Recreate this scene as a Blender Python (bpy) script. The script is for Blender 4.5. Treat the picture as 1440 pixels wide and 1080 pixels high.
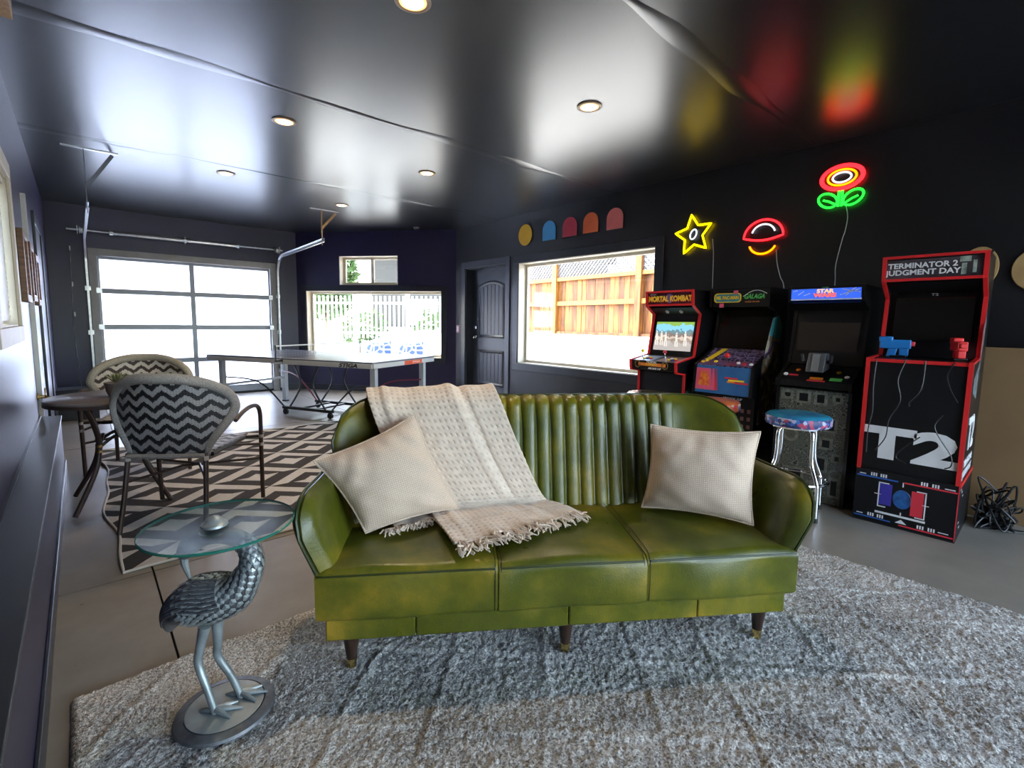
import bpy, math, random
import numpy as np
from mathutils import Vector, Matrix, Euler
for _o in list(bpy.data.objects): bpy.data.objects.remove(_o)
SC = bpy.context.scene
COL = SC.collection
R = math.radians
PI = math.pi
# ---------------------------------------------------------------- camera
CAMH = 1.205
def _camera():
    yaw, pitch, roll = 0.728518, 0.1041605, -0.013811
    c, s = math.cos, math.sin
    fwd = Vector((s(yaw)*c(pitch), c(yaw)*c(pitch), -s(pitch)))
    right = Vector((c(yaw), -s(yaw), 0)); down = fwd.cross(right)
    r2 = c(roll)*right + s(roll)*down; d2 = -s(roll)*right + c(roll)*down
    cam = bpy.data.cameras.new('camera'); cam.sensor_width = 36; cam.lens = 680/1440*36
    cam.shift_y = -(540-525.578)/1440; cam.clip_start = 0.02; cam.clip_end = 200
    o = bpy.data.objects.new('camera', cam); COL.objects.link(o)
    m = Matrix((r2, -d2, -fwd)).transposed().to_4x4(); m.translation = (0, 0, CAMH)
    o.matrix_world = m
    SC.camera = o
_camera()
# ---------------------------------------------------------------- light and exposure
SC.view_settings.view_transform = 'Standard'; SC.view_settings.look = 'None'
SC.view_settings.gamma = 1; SC.view_settings.use_curve_mapping = False
SC.view_settings.exposure = 2.85
SUN_EL, SUN_DIR = 46, (0.28, -0.96)          # the way sunlight travels over the ground
W = bpy.data.worlds.new('sky'); SC.world = W; W.use_nodes = True
_n = W.node_tree.nodes; _l = W.node_tree.links
_sky = _n.new('ShaderNodeTexSky'); _sky.sky_type = 'NISHITA'; _sky.sun_disc = False
_sky.sun_elevation = R(SUN_EL); _sky.sun_rotation = math.atan2(-SUN_DIR[0], -SUN_DIR[1])
_sky.air_density = 1.0; _sky.dust_density = 2.5; _sky.ozone_density = 1.0
_hs = _n.new('ShaderNodeHueSaturation'); _hs.inputs['Saturation'].default_value = 0.72
_l.new(_sky.outputs[0], _hs.inputs['Color']); _l.new(_hs.outputs[0], _n['Background'].inputs[0])
_n['Background'].inputs[1].default_value = 0.45
_sun = bpy.data.lights.new('sun', 'SUN'); _sun.energy = 1.1; _sun.angle = R(0.6); _sun.color = (1, 0.95, 0.87)
_so = bpy.data.objects.new('sun', _sun); COL.objects.link(_so)
_dir = Vector((SUN_DIR[0]*math.cos(R(SUN_EL)), SUN_DIR[1]*math.cos(R(SUN_EL)), -math.sin(R(SUN_EL))))
_so.rotation_euler = _dir.to_track_quat('-Z', 'Y').to_euler(); _so.location = (-6, -6, 12)
SC.cycles.max_bounces = 10; SC.cycles.diffuse_bounces = 5; SC.cycles.glossy_bounces = 5
SC.cycles.transparent_max_bounces = 16; SC.cycles.transmission_bounces = 8
SC.cycles.caustics_reflective = False; SC.cycles.caustics_refractive = False
SC.cycles.sample_clamp_indirect = 6.0
def portal(name, loc, nrm, w, h):
    l = bpy.data.lights.new(name, 'AREA'); l.shape = 'RECTANGLE'; l.size = w; l.size_y = h
    l.cycles.is_portal = True
    o = bpy.data.objects.new(name, l); COL.objects.link(o)
    z = -Vector(nrm).normalized(); y = Vector((0, 0, 1)); x = y.cross(z).normalized(); y = z.cross(x)
    m = Matrix((x, y, z)).transposed().to_4x4(); m.translation = loc; o.matrix_world = m
    return o
# ---------------------------------------------------------------- helpers
def tag(o, label=None, cat=None, group=None, kind=None):
    if label: o['label'] = label
    if cat: o['category'] = cat
    if group: o['group'] = group
    if kind: o['kind'] = kind
    return o
def empty(name, loc=(0, 0, 0), rz=0, label=None, cat=None, group=None, kind=None):
    o = bpy.data.objects.new(name, None); COL.objects.link(o); o.empty_display_size = 0.1
    o.location = loc; o.rotation_euler = (0, 0, rz)
    return tag(o, label, cat, group, kind)
def copy_tree(o, parent=None):
    c = o.copy(); COL.objects.link(c); c.parent = parent
    for ch in list(o.children): copy_tree(ch, c)
    return c
class MB:
    def __init__(self): self.v = []; self.f = []
    def add(self, vs, fs):
        b = len(self.v); self.v += [tuple(map(float, p)) for p in vs]; self.f += [tuple(b+i for i in q) for q in fs]; return self
    def box(self, x0, x1, y0, y1, z0, z1):
        return self.add([(x0,y0,z0),(x1,y0,z0),(x1,y1,z0),(x0,y1,z0),(x0,y0,z1),(x1,y0,z1),(x1,y1,z1),(x0,y1,z1)],
            [(3,2,1,0),(4,5,6,7),(0,1,5,4),(1,2,6,5),(2,3,7,6),(3,0,4,7)])
    def obox(self, c, size, m):
        sx, sy, sz = (q/2 for q in size); c = Vector(c)
        vs = [c + m @ Vector((a*sx, b*sy, d*sz)) for a, b, d in ((-1,-1,-1),(1,-1,-1),(1,1,-1),(-1,1,-1),(-1,-1,1),(1,-1,1),(1,1,1),(-1,1,1))]
        return self.add(vs, [(3,2,1,0),(4,5,6,7),(0,1,5,4),(1,2,6,5),(2,3,7,6),(3,0,4,7)])
    def prism(self, poly, lo, hi, axis='y'):
        # poly in the plane perpendicular to axis: 'y' -> (x,z), 'x' -> (y,z), 'z' -> (x,y)
        def P(a, b, t): return {'y': (a, t, b), 'x': (t, a, b), 'z': (a, b, t)}[axis]
        n = len(poly); vs = [P(a, b, lo) for a, b in poly] + [P(a, b, hi) for a, b in poly]
        ar = sum(poly[i][0]*poly[(i+1) % n][1]-poly[(i+1) % n][0]*poly[i][1] for i in range(n))
        fs = [tuple(range(n)), tuple(range(2*n-1, n-1, -1))] + [(i+n, (i+1) % n+n, (i+1) % n, i) for i in range(n)]
        flip = (ar > 0) != (axis == 'y')
        if flip: fs = [tuple(reversed(q)) for q in fs]
        return self.add(vs, fs)
    def bar(self, a, b, w, h, up=(0, 0, 1)):
        a, b = Vector(a), Vector(b); y = (b-a).normalized(); u = Vector(up)
        if abs(y.dot(u)) > .98: u = Vector((1, 0, 0))
        x = y.cross(u).normalized(); z = x.cross(y)
        return self.obox((a+b)/2, (w, (b-a).length, h), Matrix((x, y, z)).transposed())
    def tube(self, path, r, n=8, closed=False, cap=True, sq=1.0):
        P = [Vector(p) for p in path]; m = len(P); rr = r if hasattr(r, '__len__') else [r]*m
        prev = None; rings = []
        for i in range(m):
            if closed: t = (P[(i+1) % m]-P[i-1])
            else: t = P[min(i+1, m-1)]-P[max(i-1, 0)]
            t = t.normalized() if t.length > 1e-9 else Vector((0, 0, 1))
            if prev is None:
                u = Vector((0, 0, 1)) if abs(t.z) < .95 else Vector((1, 0, 0))
                x = t.cross(u).normalized()
            else:
                x = (prev - t*prev.dot(t))
                x = x.normalized() if x.length > 1e-6 else t.cross(Vector((0, 0, 1))).normalized()
            prev = x; y = t.cross(x)
            rings.append([P[i] + (x*math.cos(2*PI*k/n) + y*math.sin(2*PI*k/n)*sq)*rr[i] for k in range(n)])
        vs = [p for ring in rings for p in ring]; fs = []
        for i in range(m if closed else m-1):
            j = (i+1) % m
            for k in range(n): fs.append((i*n+k, i*n+(k+1) % n, j*n+(k+1) % n, j*n+k))
        if cap and not closed:
            fs.append(tuple(range(n-1, -1, -1))); fs.append(tuple((m-1)*n+k for k in range(n)))
        return self.add(vs, fs)
    def lathe(self, prof, n=24, c=(0, 0, 0), caps=True, sx=1, sy=1):
        m = len(prof)
        vs = [(c[0]+r*sx*math.cos(2*PI*k/n), c[1]+r*sy*math.sin(2*PI*k/n), c[2]+z) for r, z in prof for k in range(n)]
        fs = [(i*n+k, i*n+(k+1) % n, (i+1)*n+(k+1) % n, (i+1)*n+k) for i in range(m-1) for k in range(n)]
        if caps: fs += [tuple(range(n-1, -1, -1)), tuple((m-1)*n+k for k in range(n))]
        return self.add(vs, fs)
    def grid(self, fn, nu, nv, cu=False, cv=False, flip=False):
        vs = [fn(i/(nu if cu else nu-1), j/(nv if cv else nv-1)) for i in range(nu) for j in range(nv)]
        fs = []
        for i in range(nu if cu else nu-1):
            for j in range(nv if cv else nv-1):
                a, b = i*nv+j, ((i+1) % nu)*nv+j; c2, d = ((i+1) % nu)*nv+(j+1) % nv, i*nv+(j+1) % nv
                fs.append((a, d, c2, b) if flip else (a, b, c2, d))
        return self.add(vs, fs)
    def ball(self, c, r, n=12, m=8):
        rx, ry, rz = r if hasattr(r, '__len__') else (r, r, r)
        pr = [(math.sin(PI*i/m), -math.cos(PI*i/m)) for i in range(m+1)]
        vs = [(c[0]+a*rx*math.cos(2*PI*k/n), c[1]+a*ry*math.sin(2*PI*k/n), c[2]+z*rz) for a, z in pr for k in range(n)]
        return self.add(vs, [(i*n+k, i*n+(k+1) % n, (i+1)*n+(k+1) % n, (i+1)*n+k) for i in range(m) for k in range(n)])
    def xform(self, m): self.v = [tuple(m @ Vector(p)) for p in self.v]; return self
    def mesh(self, name, mat=None, smooth=None):
        me = bpy.data.meshes.new(name); me.from_pydata(self.v, [], self.f); me.validate()
        if smooth:
            me.polygons.foreach_set('use_smooth', [True]*len(me.polygons))
            me.set_sharp_from_angle(angle=R(smooth if smooth is not True else 40))
        if mat: me.materials.append(mat)
        me.update(); return me
    def build(self, name, mat, parent=None, smooth=None, bevel=0, seg=2, loc=None):
        o = bpy.data.objects.new(name, self.mesh(name, mat, smooth)); COL.objects.link(o)
        if parent: o.parent = parent
        if loc: o.location = loc
        if bevel:
            b = o.modifiers.new('edge', 'BEVEL'); b.width = bevel; b.segments = seg; b.limit_method = 'ANGLE'; b.angle_limit = R(35)
            b.harden_normals = False
            if not smooth:
                o.data.polygons.foreach_set('use_smooth', [True]*len(o.data.polygons)); o.data.set_sharp_from_angle(angle=R(30))
        return o
def dup(o, parent, loc=None, name=None):
    c = o.copy(); COL.objects.link(c); c.parent = parent
    if loc is not None: c.location = loc
    return c
def text(body, size, mat, parent, loc, rot, name='lettering', extrude=.0015, sx=1.0, shear=0.0, align='CENTER', bold=0.0, space=1.0):
    cu = bpy.data.curves.new(name, 'FONT'); cu.body = body; cu.size = size; cu.extrude = extrude
    cu.align_x = align; cu.align_y = 'CENTER'; cu.shear = shear; cu.offset = bold; cu.space_character = space
    cu.resolution_u = 3
    cu.materials.append(mat)
    o = bpy.data.objects.new(name, cu); COL.objects.link(o)
    if parent: o.parent = parent
    o.location = loc; o.rotation_euler = rot; o.scale = (sx, 1, 1)
    return o
def spline(pts, k=8, closed=False):
    P = [Vector(p) for p in pts]; n = len(P); out = []
    for i in range(n if closed else n-1):
        if closed: a, b, c, d = P[i-1], P[i], P[(i+1) % n], P[(i+2) % n]
        else: a, b, c, d = P[max(i-1, 0)], P[i], P[i+1], P[min(i+2, n-1)]
        for j in range(k):
            t = j/k
            out.append(.5*((2*b)+(-a+c)*t+(2*a-5*b+4*c-d)*t*t+(-a+3*b-3*c+d)*t**3))
    if not closed: out.append(P[-1])
    return out
def arc(cx, cy, r, a0, a1, n): return [(cx+r*math.cos(R(a0+(a1-a0)*i/n)), cy+r*math.sin(R(a0+(a1-a0)*i/n))) for i in range(n+1)]
# ---------------------------------------------------------------- materials
def nt(name):
    m = bpy.data.materials.new(name); m.use_nodes = True
    return m, m.node_tree.nodes, m.node_tree.links, m.node_tree.nodes['Principled BSDF']
def mk(name, c, rough=.5, metal=0, spec=.5, var=0, vscale=8, bump=0, bscale=60, emit=None, estr=0, c2=None, coat=0, stretch=None, aniso=0, rvar=0, detail=4, sheen=0):
    m, n, l, b = nt(name)
    b.inputs['Base Color'].default_value = (*c, 1); b.inputs['Roughness'].default_value = rough
    b.inputs['Metallic'].default_value = metal; b.inputs['Specular IOR Level'].default_value = spec
    if coat: b.inputs['Coat Weight'].default_value = coat; b.inputs['Coat Roughness'].default_value = .15
    if sheen: b.inputs['Sheen Weight'].default_value = sheen
    tc = n.new('ShaderNodeTexCoord'); src = tc.outputs['Object']
    if stretch:
        mp = n.new('ShaderNodeMapping'); mp.inputs['Scale'].default_value = stretch; l.new(src, mp.inputs[0]); src = mp.outputs[0]
    if var or c2 or rvar:
        t = n.new('ShaderNodeTexNoise'); t.inputs['Scale'].default_value = vscale; t.inputs['Detail'].default_value = detail
        l.new(src, t.inputs['Vector'])
        if var or c2:
            r = n.new('ShaderNodeValToRGB'); r.color_ramp.elements[0].position = .3; r.color_ramp.elements[1].position = .7
            lo = c2 if c2 else tuple(max(0, q*(1-var)) for q in c); hi = c if c2 else tuple(min(1, q*(1+var)) for q in c)
            r.color_ramp.elements[0].color = (*lo, 1); r.color_ramp.elements[1].color = (*hi, 1)
            l.new(t.outputs['Fac'], r.inputs[0]); l.new(r.outputs[0], b.inputs['Base Color'])
        if rvar:
            mr = n.new('ShaderNodeMapRange'); mr.inputs[3].default_value = max(.02, rough-rvar); mr.inputs[4].default_value = min(1, rough+rvar)
            mr.inputs[1].default_value = .3; mr.inputs[2].default_value = .7
            l.new(t.outputs['Fac'], mr.inputs[0]); l.new(mr.outputs[0], b.inputs['Roughness'])
    if bump:
        t2 = n.new('ShaderNodeTexNoise'); t2.inputs['Scale'].default_value = bscale; t2.inputs['Detail'].default_value = 4
        l.new(src, t2.inputs['Vector'])
        bp = n.new('ShaderNodeBump'); bp.inputs['Strength'].default_value = bump; bp.inputs['Distance'].default_value = .01
        l.new(t2.outputs['Fac'], bp.inputs['Height']); l.new(bp.outputs[0], b.inputs['Normal'])
    if emit: b.inputs['Emission Color'].default_value = (*emit, 1); b.inputs['Emission Strength'].default_value = estr
    return m
def glass(name, tint=(1, 1, 1), refl=1.0):
    m, n, l, b = nt(name); n.remove(b)
    tr = n.new('ShaderNodeBsdfTransparent'); tr.inputs[0].default_value = (*tint, 1)
    gl = n.new('ShaderNodeBsdfGlossy'); gl.inputs['Roughness'].default_value = .01
    lw = n.new('ShaderNodeLayerWeight'); lw.inputs[0].default_value = .5
    pw = n.new('ShaderNodeMath'); pw.operation = 'POWER'; pw.inputs[1].default_value = 5; l.new(lw.outputs['Facing'], pw.inputs[0])
    ma = n.new('ShaderNodeMath'); ma.operation = 'MULTIPLY_ADD'; ma.inputs[1].default_value = .9*refl; ma.inputs[2].default_value = .04*refl; l.new(pw.outputs[0], ma.inputs[0])
    mx = n.new('ShaderNodeMixShader')
    l.new(ma.outputs[0], mx.inputs[0]); l.new(tr.outputs[0], mx.inputs[1]); l.new(gl.outputs[0], mx.inputs[2])
    l.new(mx.outputs[0], n['Material Output'].inputs[0]); return m
M = {}
M['wall'] = mk('charcoal navy wall paint', (.019, .016, .050), .36, var=.08, vscale=2, bump=.05, bscale=45)
M['wall_black'] = mk('black wall paint', (.010, .009, .009), .40, var=.12, vscale=2, bump=.10, bscale=45, rvar=.05)
M['ceil'] = mk('dark gloss ceiling paint', (.011, .012, .016), .28, spec=1.0, var=.06, vscale=1.5)
M['trim'] = mk('dark trim paint', (.024, .027, .036), .30, var=.1, vscale=4)
M['door'] = mk('dark slate door paint', (.046, .053, .075), .32, var=.08, vscale=5)
M['cream'] = mk('cream window frame', (.62, .56, .45), .5, var=.06)
M['white'] = mk('white paint', (.78, .78, .76), .45, var=.04)
M['alu'] = mk('anodised aluminium', (.55, .56, .58), .38, metal=.75, var=.05)
M['alu_dk'] = mk('grey aluminium rail', (.23, .24, .26), .42, metal=.5, var=.05)
M['galv'] = mk('galvanised steel', (.62, .64, .66), .32, metal=.9, var=.12, vscale=25)
M['black'] = mk('black satin', (.010, .010, .011), .40, var=.1)
M['blackm'] = mk('black matte', (.012, .012, .013), .65, var=.1)
M['rubber'] = mk('black rubber', (.015, .015, .016), .7)
M['chrome'] = mk('chrome', (.82, .83, .85), .07, metal=1)
M['brass'] = mk('brass', (.72, .52, .20), .25, metal=1)
M['glass'] = glass('clear window glass', (.96, .98, .97))
M['wood'] = mk('brown wood', (.20, .10, .045), .45, var=.3, vscale=6, stretch=(1, 1, 8))
M['timber'] = mk('raw timber', (.52, .31, .14), .6, var=.2, vscale=10, stretch=(6, 6, 1))
def frosted():
    m, n, l, b = nt('frosted white glazing'); n.remove(b)
    tr = n.new('ShaderNodeBsdfTranslucent'); tr.inputs[0].default_value = (.70, .76, .88, 1)
    df = n.new('ShaderNodeBsdfDiffuse'); df.inputs[0].default_value = (.9, .9, .9, 1)
    gl = n.new('ShaderNodeBsdfGlossy'); gl.inputs['Roughness'].default_value = .25
    a = n.new('ShaderNodeMixShader'); a.inputs[0].default_value = .12; c = n.new('ShaderNodeMixShader'); c.inputs[0].default_value = .05
    l.new(tr.outputs[0], a.inputs[1]); l.new(df.outputs[0], a.inputs[2]); l.new(a.outputs[0], c.inputs[1]); l.new(gl.outputs[0], c.inputs[2])
    l.new(c.outputs[0], n['Material Output'].inputs[0]); return m
M['frost'] = frosted()
def concrete():
    m, n, l, b = nt('polished concrete')
    tc = n.new('ShaderNodeTexCoord'); o = tc.outputs['Object']
    t1 = n.new('ShaderNodeTexNoise'); t1.inputs['Scale'].default_value = 1.3; t1.inputs['Detail'].default_value = 8; t1.inputs['Roughness'].default_value = .62
    t2 = n.new('ShaderNodeTexNoise'); t2.inputs['Scale'].default_value = 9; t2.inputs['Detail'].default_value = 6
    t3 = n.new('ShaderNodeTexNoise'); t3.inputs['Scale'].default_value = 140; t3.inputs['Detail'].default_value = 2
    for t in (t1, t2, t3): l.new(o, t.inputs['Vector'])
    r = n.new('ShaderNodeValToRGB'); e = r.color_ramp.elements
    e[0].position = .05; e[0].color = (.14, .122, .098, 1); e[1].position = .95; e[1].color = (.42, .385, .335, 1)
    k = r.color_ramp.elements.new(.5); k.color = (.265, .238, .20, 1)
    mx = n.new('ShaderNodeMath'); mx.operation = 'MULTIPLY_ADD'; mx.inputs[1].default_value = .35
    l.new(t2.outputs['Fac'], mx.inputs[0])
    m2 = n.new('ShaderNodeMath'); m2.operation = 'MULTIPLY'; m2.inputs[1].default_value = .65; l.new(t1.outputs['Fac'], m2.inputs[0]); l.new(m2.outputs[0], mx.inputs[2])
    l.new(mx.outputs[0], r.inputs[0]); l.new(r.outputs[0], b.inputs['Base Color'])
    mr = n.new('ShaderNodeMapRange'); mr.inputs[1].default_value = 0; mr.inputs[2].default_value = 1; mr.inputs[3].default_value = .22; mr.inputs[4].default_value = .42
    l.new(t2.outputs['Fac'], mr.inputs[0]); l.new(mr.outputs[0], b.inputs['Roughness'])
    return m
M['concrete'] = concrete()
# ================================================================ the room
XL, XR, YB, YG, ZC = -.27, 4.65, -2.6, 8.85, 2.70
CA, CB = Vector((2.86, 8.85)), Vector((4.65, 6.62))     # ends of the angled wall
WT = .20
def struct(o): o['kind'] = 'structure'; return o
floor = struct(empty('floor'))
def slab(x0, x1, y0, y1):
    g = .004
    MB().box(x0+g, x1-g, y0+g, y1-g, -.12, 0).build('slab', M['concrete'], floor)
for xa, xb in ((-.5, .195), (.195, 2.62), (2.62, 4.9)):
    for ya, yb in ((-2.9, 2.78), (2.78, 5.9), (5.9, 8.95)): slab(xa, xb, ya, yb)
MB().box(-.5, 4.9, -2.9, 8.95, -.2, -.014).build('joint_filler', M['rubber'], floor)
ceiling = struct(empty('ceiling'))
ys = [-2.9, 1.45, 3.5, 5.55, 9.0]
for a, b in zip(ys[:-1], ys[1:]):
    MB().box(-.5, 4.9, a+.002, b-.002, ZC, ZC+.14).build('panel', M['ceil'], ceiling)
for yy in ys[1:-1]:
    rnd = random.Random(int(yy*100))
    def fn(u, v, yy=yy, ph=rnd.random()*9):
        x = -.27+u*4.92; w = .045+.02*math.sin(x*2.1+ph)+.012*math.sin(x*7.3+ph*2)
        h = .0035+.002*math.sin(x*3.7+ph)
        return (x, yy+(v-.5)*2*w+.008*math.sin(x*4+ph), ZC-.0005-h*(1-(2*v-1)**2)**1.0)
    MB().grid(fn, 90, 9).build('seam_filler', M['ceil'], ceiling, smooth=True)
def wall_with_holes(name, mat, p0, p1, holes, z0=0., z1=ZC, thick=WT, side=1):
    """wall from p0 to p1 (plan), outer side given by side; holes (s0,s1,z0,z1) along it"""
    p0, p1 = Vector(p0), Vector(p1); d = (p1-p0).normalized(); L = (p1-p0).length; n = Vector((-d.y, d.x))*side
    ss = sorted({0., L, *[h[0] for h in holes], *[h[1] for h in holes]}); zs = sorted({z0, z1, *[h[2] for h in holes], *[h[3] for h in holes]})
    mb = MB(); idx = {}
    def solid(i, j):
        if i < 0 or j < 0 or i >= len(ss)-1 or j >= len(zs)-1: return False
        sm, zm = (ss[i]+ss[i+1])/2, (zs[j]+zs[j+1])/2
        return not any(h[0] < sm < h[1] and h[2] < zm < h[3] for h in holes)
    def P(s, t, z): q = p0+d*s+n*t; return (q.x, q.y, z)
    for i in range(len(ss)-1):
        for j in range(len(zs)-1):
            if not solid(i, j): continue
            a, b, c, e = ss[i], ss[i+1], zs[j], zs[j+1]
            mb.add([P(a,0,c), P(b,0,c), P(b,0,e), P(a,0,e)], [(0,1,2,3)]); mb.add([P(a,thick,c), P(b,thick,c), P(b,thick,e), P(a,thick,e)], [(3,2,1,0)])
            if not solid(i-1, j): mb.add([P(a,0,c), P(a,0,e), P(a,thick,e), P(a,thick,c)], [(0,1,2,3)])
            if not solid(i+1, j): mb.add([P(b,0,c), P(b,thick,c), P(b,thick,e), P(b,0,e)], [(0,1,2,3)])
            if not solid(i, j-1): mb.add([P(a,0,c), P(a,thick,c), P(b,thick,c), P(b,0,c)], [(0,1,2,3)])
            if not solid(i, j+1): mb.add([P(a,0,e), P(b,0,e), P(b,thick,e), P(a,thick,e)], [(0,1,2,3)])
    return struct(mb.build(name, mat))
# right wall (runs along y); s measured from y = YB
RW = lambda y: y-YB
wall_with_holes('wall_right', mk('black right wall paint', (.008, .0075, .009), .36, var=.12, vscale=2, bump=.10, bscale=45, rvar=.05), (XR, YB), (XR, CB.y+.02), [(RW(2.93), RW(5.10), .64, 2.04), (RW(5.37), RW(6.35), 0, 2.06)], side=-1)
wall_with_holes('wall_left', M['wall'], (XL, YB), (XL, YG), [(RW(3.10), RW(4.10), 1.15, 2.00), (RW(1.5), RW(2.75), 1.15, 2.00)], side=1)
wall_with_holes('wall_far', M['wall'], (XL-.2, YG), (CA.x+.1, YG), [(.155-XL+.2, 2.50-XL+.2, 0, 2.12)], side=1)
AD = (CB-CA).normalized(); AN = Vector((-AD.y, AD.x)); AL = (CB-CA).length
wall_with_holes('wall_angled', M['wall'], CA, CB+AD*.12, [(.17, 2.61, .60, 1.715), (.80, 1.855, 1.815, 2.30)], side=1)
BK = (.2, 4.45, .0, 2.45)  # out-of-view opening behind the camera, widened to throw more light on the sofa
wall_with_holes('wall_near', M['wall_black'], (XL-.2, YB), (XR+.2, YB), [(BK[0]-XL+.2, BK[1]-XL+.2, BK[2], BK[3])], side=-1)
# stem wall ledge along the left wall
led = struct(empty('trim_1'))
MB().box(XL, -.150, YB, 5.05, 0, .435).build('stem_wall', M['wall'], led)
MB().box(XL, -.143, YB, 5.06, .435, .450).build('ledge_cap', M['trim'], led, bevel=.003)
MB().box(-.150, -.138, YB, 5.05, .0, .10).build('toe_board', M['trim'], led, bevel=.003)
MB().box(XL, XL+.012, YB, 5.05, .450, .462).build('caulk_bead', M['trim'], led)
def base(name, pts, mat=M['trim'], h=.10):
    mb = MB()
    for a, b in zip(pts[:-1], pts[1:]):
        mb.bar((a[0], a[1], h/2), (b[0], b[1], h/2), .014, h)
    return struct(mb.build(name, mat, bevel=.002))
base('baseboard_right', [(XR-.007, YB), (XR-.007, 5.28)])
base('baseboard_angled', [tuple(CA+AD*.02-AN*.007), tuple(CB-AD*.02-AN*.007)])
base('baseboard_far', [(2.54, YG-.007), (CA.x-.01, YG-.007)])
base('baseboard_left', [(XL+.007, 5.07), (XL+.007, YG-.02)])
# ---- window in the right wall
def rect_frame(mb, P, s0, s1, z0, z1, w, t0, t1):
    """flat frame of width w around the opening, P(s,t,z) maps to world"""
    def bx(a, b, c, e):
        mb.add([P(a,t0,c), P(b,t0,c), P(b,t1,c), P(a,t1,c), P(a,t0,e), P(b,t0,e), P(b,t1,e), P(a,t1,e)],
               [(3,2,1,0),(4,5,6,7),(0,1,5,4),(1,2,6,5),(2,3,7,6),(3,0,4,7)])
    bx(s0-w, s1+w, z0-w, z0); bx(s0-w, s1+w, z1, z1+w); bx(s0-w, s0, z0, z1); bx(s1, s1+w, z0, z1)
def window(name, P, s0, s1, z0, z1, mull=(), trim=.09, depth=.13, liner='cream', trimmat='trim', sash=.035):
    w = struct(empty(name))
    if trim:
        mb = MB(); rect_frame(mb, P, s0, s1, z0, z1, trim, -.016, .0); mb.build('casing', M[trimmat], w, bevel=.003)
    mb = MB(); rect_frame(mb, P, s0+.010, s1-.010, z0+.010, z1-.010, .0099, .0, depth+.05); mb.build('jamb_liner', M[liner], w)
    f = MB(); rect_frame(f, P, s0+.010+sash, s1-.010-sash, z0+.010+sash, z1-.010-sash, sash, depth, depth+.045)
    f = f.build('window_frame', M[liner], w, bevel=.003)
    cuts = [s0+.010+sash, *mull, s1-.010-sash]
    for a in mull:
        m = MB(); rect_frame(m, P, a-.001, a+.001, z0+.045, z1-.045, .02, depth, depth+.04); m.build('mullion', M[liner], w)
    for a, b in zip(cuts[:-1], cuts[1:]):
        g = MB(); t0, t1 = depth+.018, depth+.024
        aa, bb, c, e = a-.004, b+.004, z0+.010+sash-.004, z1-.010-sash+.004
        g.add([P(aa,t0,c), P(bb,t0,c), P(bb,t1,c), P(aa,t1,c), P(aa,t0,e), P(bb,t0,e), P(bb,t1,e), P(aa,t1,e)],
              [(3,2,1,0),(4,5,6,7),(0,1,5,4),(1,2,6,5),(2,3,7,6),(3,0,4,7)])
        g.build('pane', M['glass'], w)
    return w
PR = lambda s, t, z: (XR+t, s, z)
PA = lambda s, t, z: (CA.x+AD.x*s+AN.x*t, CA.y+AD.y*s+AN.y*t, z)
PL = lambda s, t, z: (XL-t, s, z)
PB = lambda s, t, z: (s, YB-t, z)
window('window_1', PR, 2.93, 5.10, .64, 2.04, trim=.10)
window('window_2', PA, .17, 2.61, .60, 1.715, trim=.085)
window('window_3', PA, .80, 1.855, 1.815, 2.30, mull=(1.345,), trim=0, sash=.04)
window('window_4', PL, 3.10, 4.10, 1.15, 2.00, trim=.09, trimmat='cream', depth=.06)
window('window_5', PL, 1.5, 2.75, 1.15, 2.00, trim=.09, trimmat='cream', depth=.06)
window('window_6', PB, BK[0], BK[1], .02, BK[3], mull=(1.6, 3.05), trim=.09)  # glazes the unseen near opening, sized for fill light
# closed slat blinds in the two left windows
for k, (a, b) in enumerate(((3.14, 4.06), (1.54, 2.71))):
    bl = empty('window_blind', (XL-.03, 0, 0), 0, ['white slat blind closed in the left wall window', 'white slat blind closed in the near left window'][k], 'blind')
    for q in range(28):
        zz = 1.195+q*.0275
        MB().obox((0, (a+b)/2, zz), (.003, b-a, .031), Matrix.Rotation(R(12), 3, 'Y')).build('slat', M['white'], bl)
    MB().box(-.02, .02, a, b, 1.955, 1.985).build('head_rail', M['white'], bl)
# ---- door in the right wall
d1 = struct(empty('door_1'))
DY0, DY1, DZ = 5.37, 6.35, 2.06
mb = MB()
for y0, y1, z0, z1 in ((DY0-.095, DY0, 0, DZ+.095), (DY1, DY1+.095, 0, DZ+.095), (DY0, DY1, DZ, DZ+.095)): mb.box(XR-.018, XR, y0, y1, z0, z1)
mb.build('casing', M['door'], d1, bevel=.003)
mb = MB()
for y0, y1, z0, z1 in ((DY0, DY0+.02, 0, DZ), (DY1-.02, DY1, 0, DZ), (DY0, DY1, DZ-.02, DZ)): mb.box(XR, XR+.2, y0, y1, z0, z1)
mb.build('jamb', M['trim'], d1)
DX = XR+.135
lf = MB().box(DX, DX+.045, DY0+.022, DY1-.022, .01, DZ-.022).build('door_leaf', M['door'], d1)
def arch_panel(y0, y1, z0, z1, rise, inset, depth, mat, name, nn=12):
    def out(i): 
        a, b, c, e = y0+i, y1-i, z0+i, z1-i
        top = [(b-(b-a)*k/nn, e+(rise*(1-(2*k/nn-1)**2) if rise else 0)) for k in range(nn+1)]
        return [(a, c), (b, c)] + top
    A, B = out(0), out(inset); n = len(A); mb = MB()
    vs = [(DX-.001, y, z) for y, z in A]+[(DX-depth, (A[k][0]+B[k][0])/2, (A[k][1]+B[k][1])/2) for k in range(n)]+[(DX-.001, y, z) for y, z in B]
    mb.add(vs, [(r*n+k, r*n+(k+1) % n, (r+1)*n+(k+1) % n, (r+1)*n+k) for r in (0, 1) for k in range(n)])
    return mb.build(name, mat, lf, smooth=60)
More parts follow.
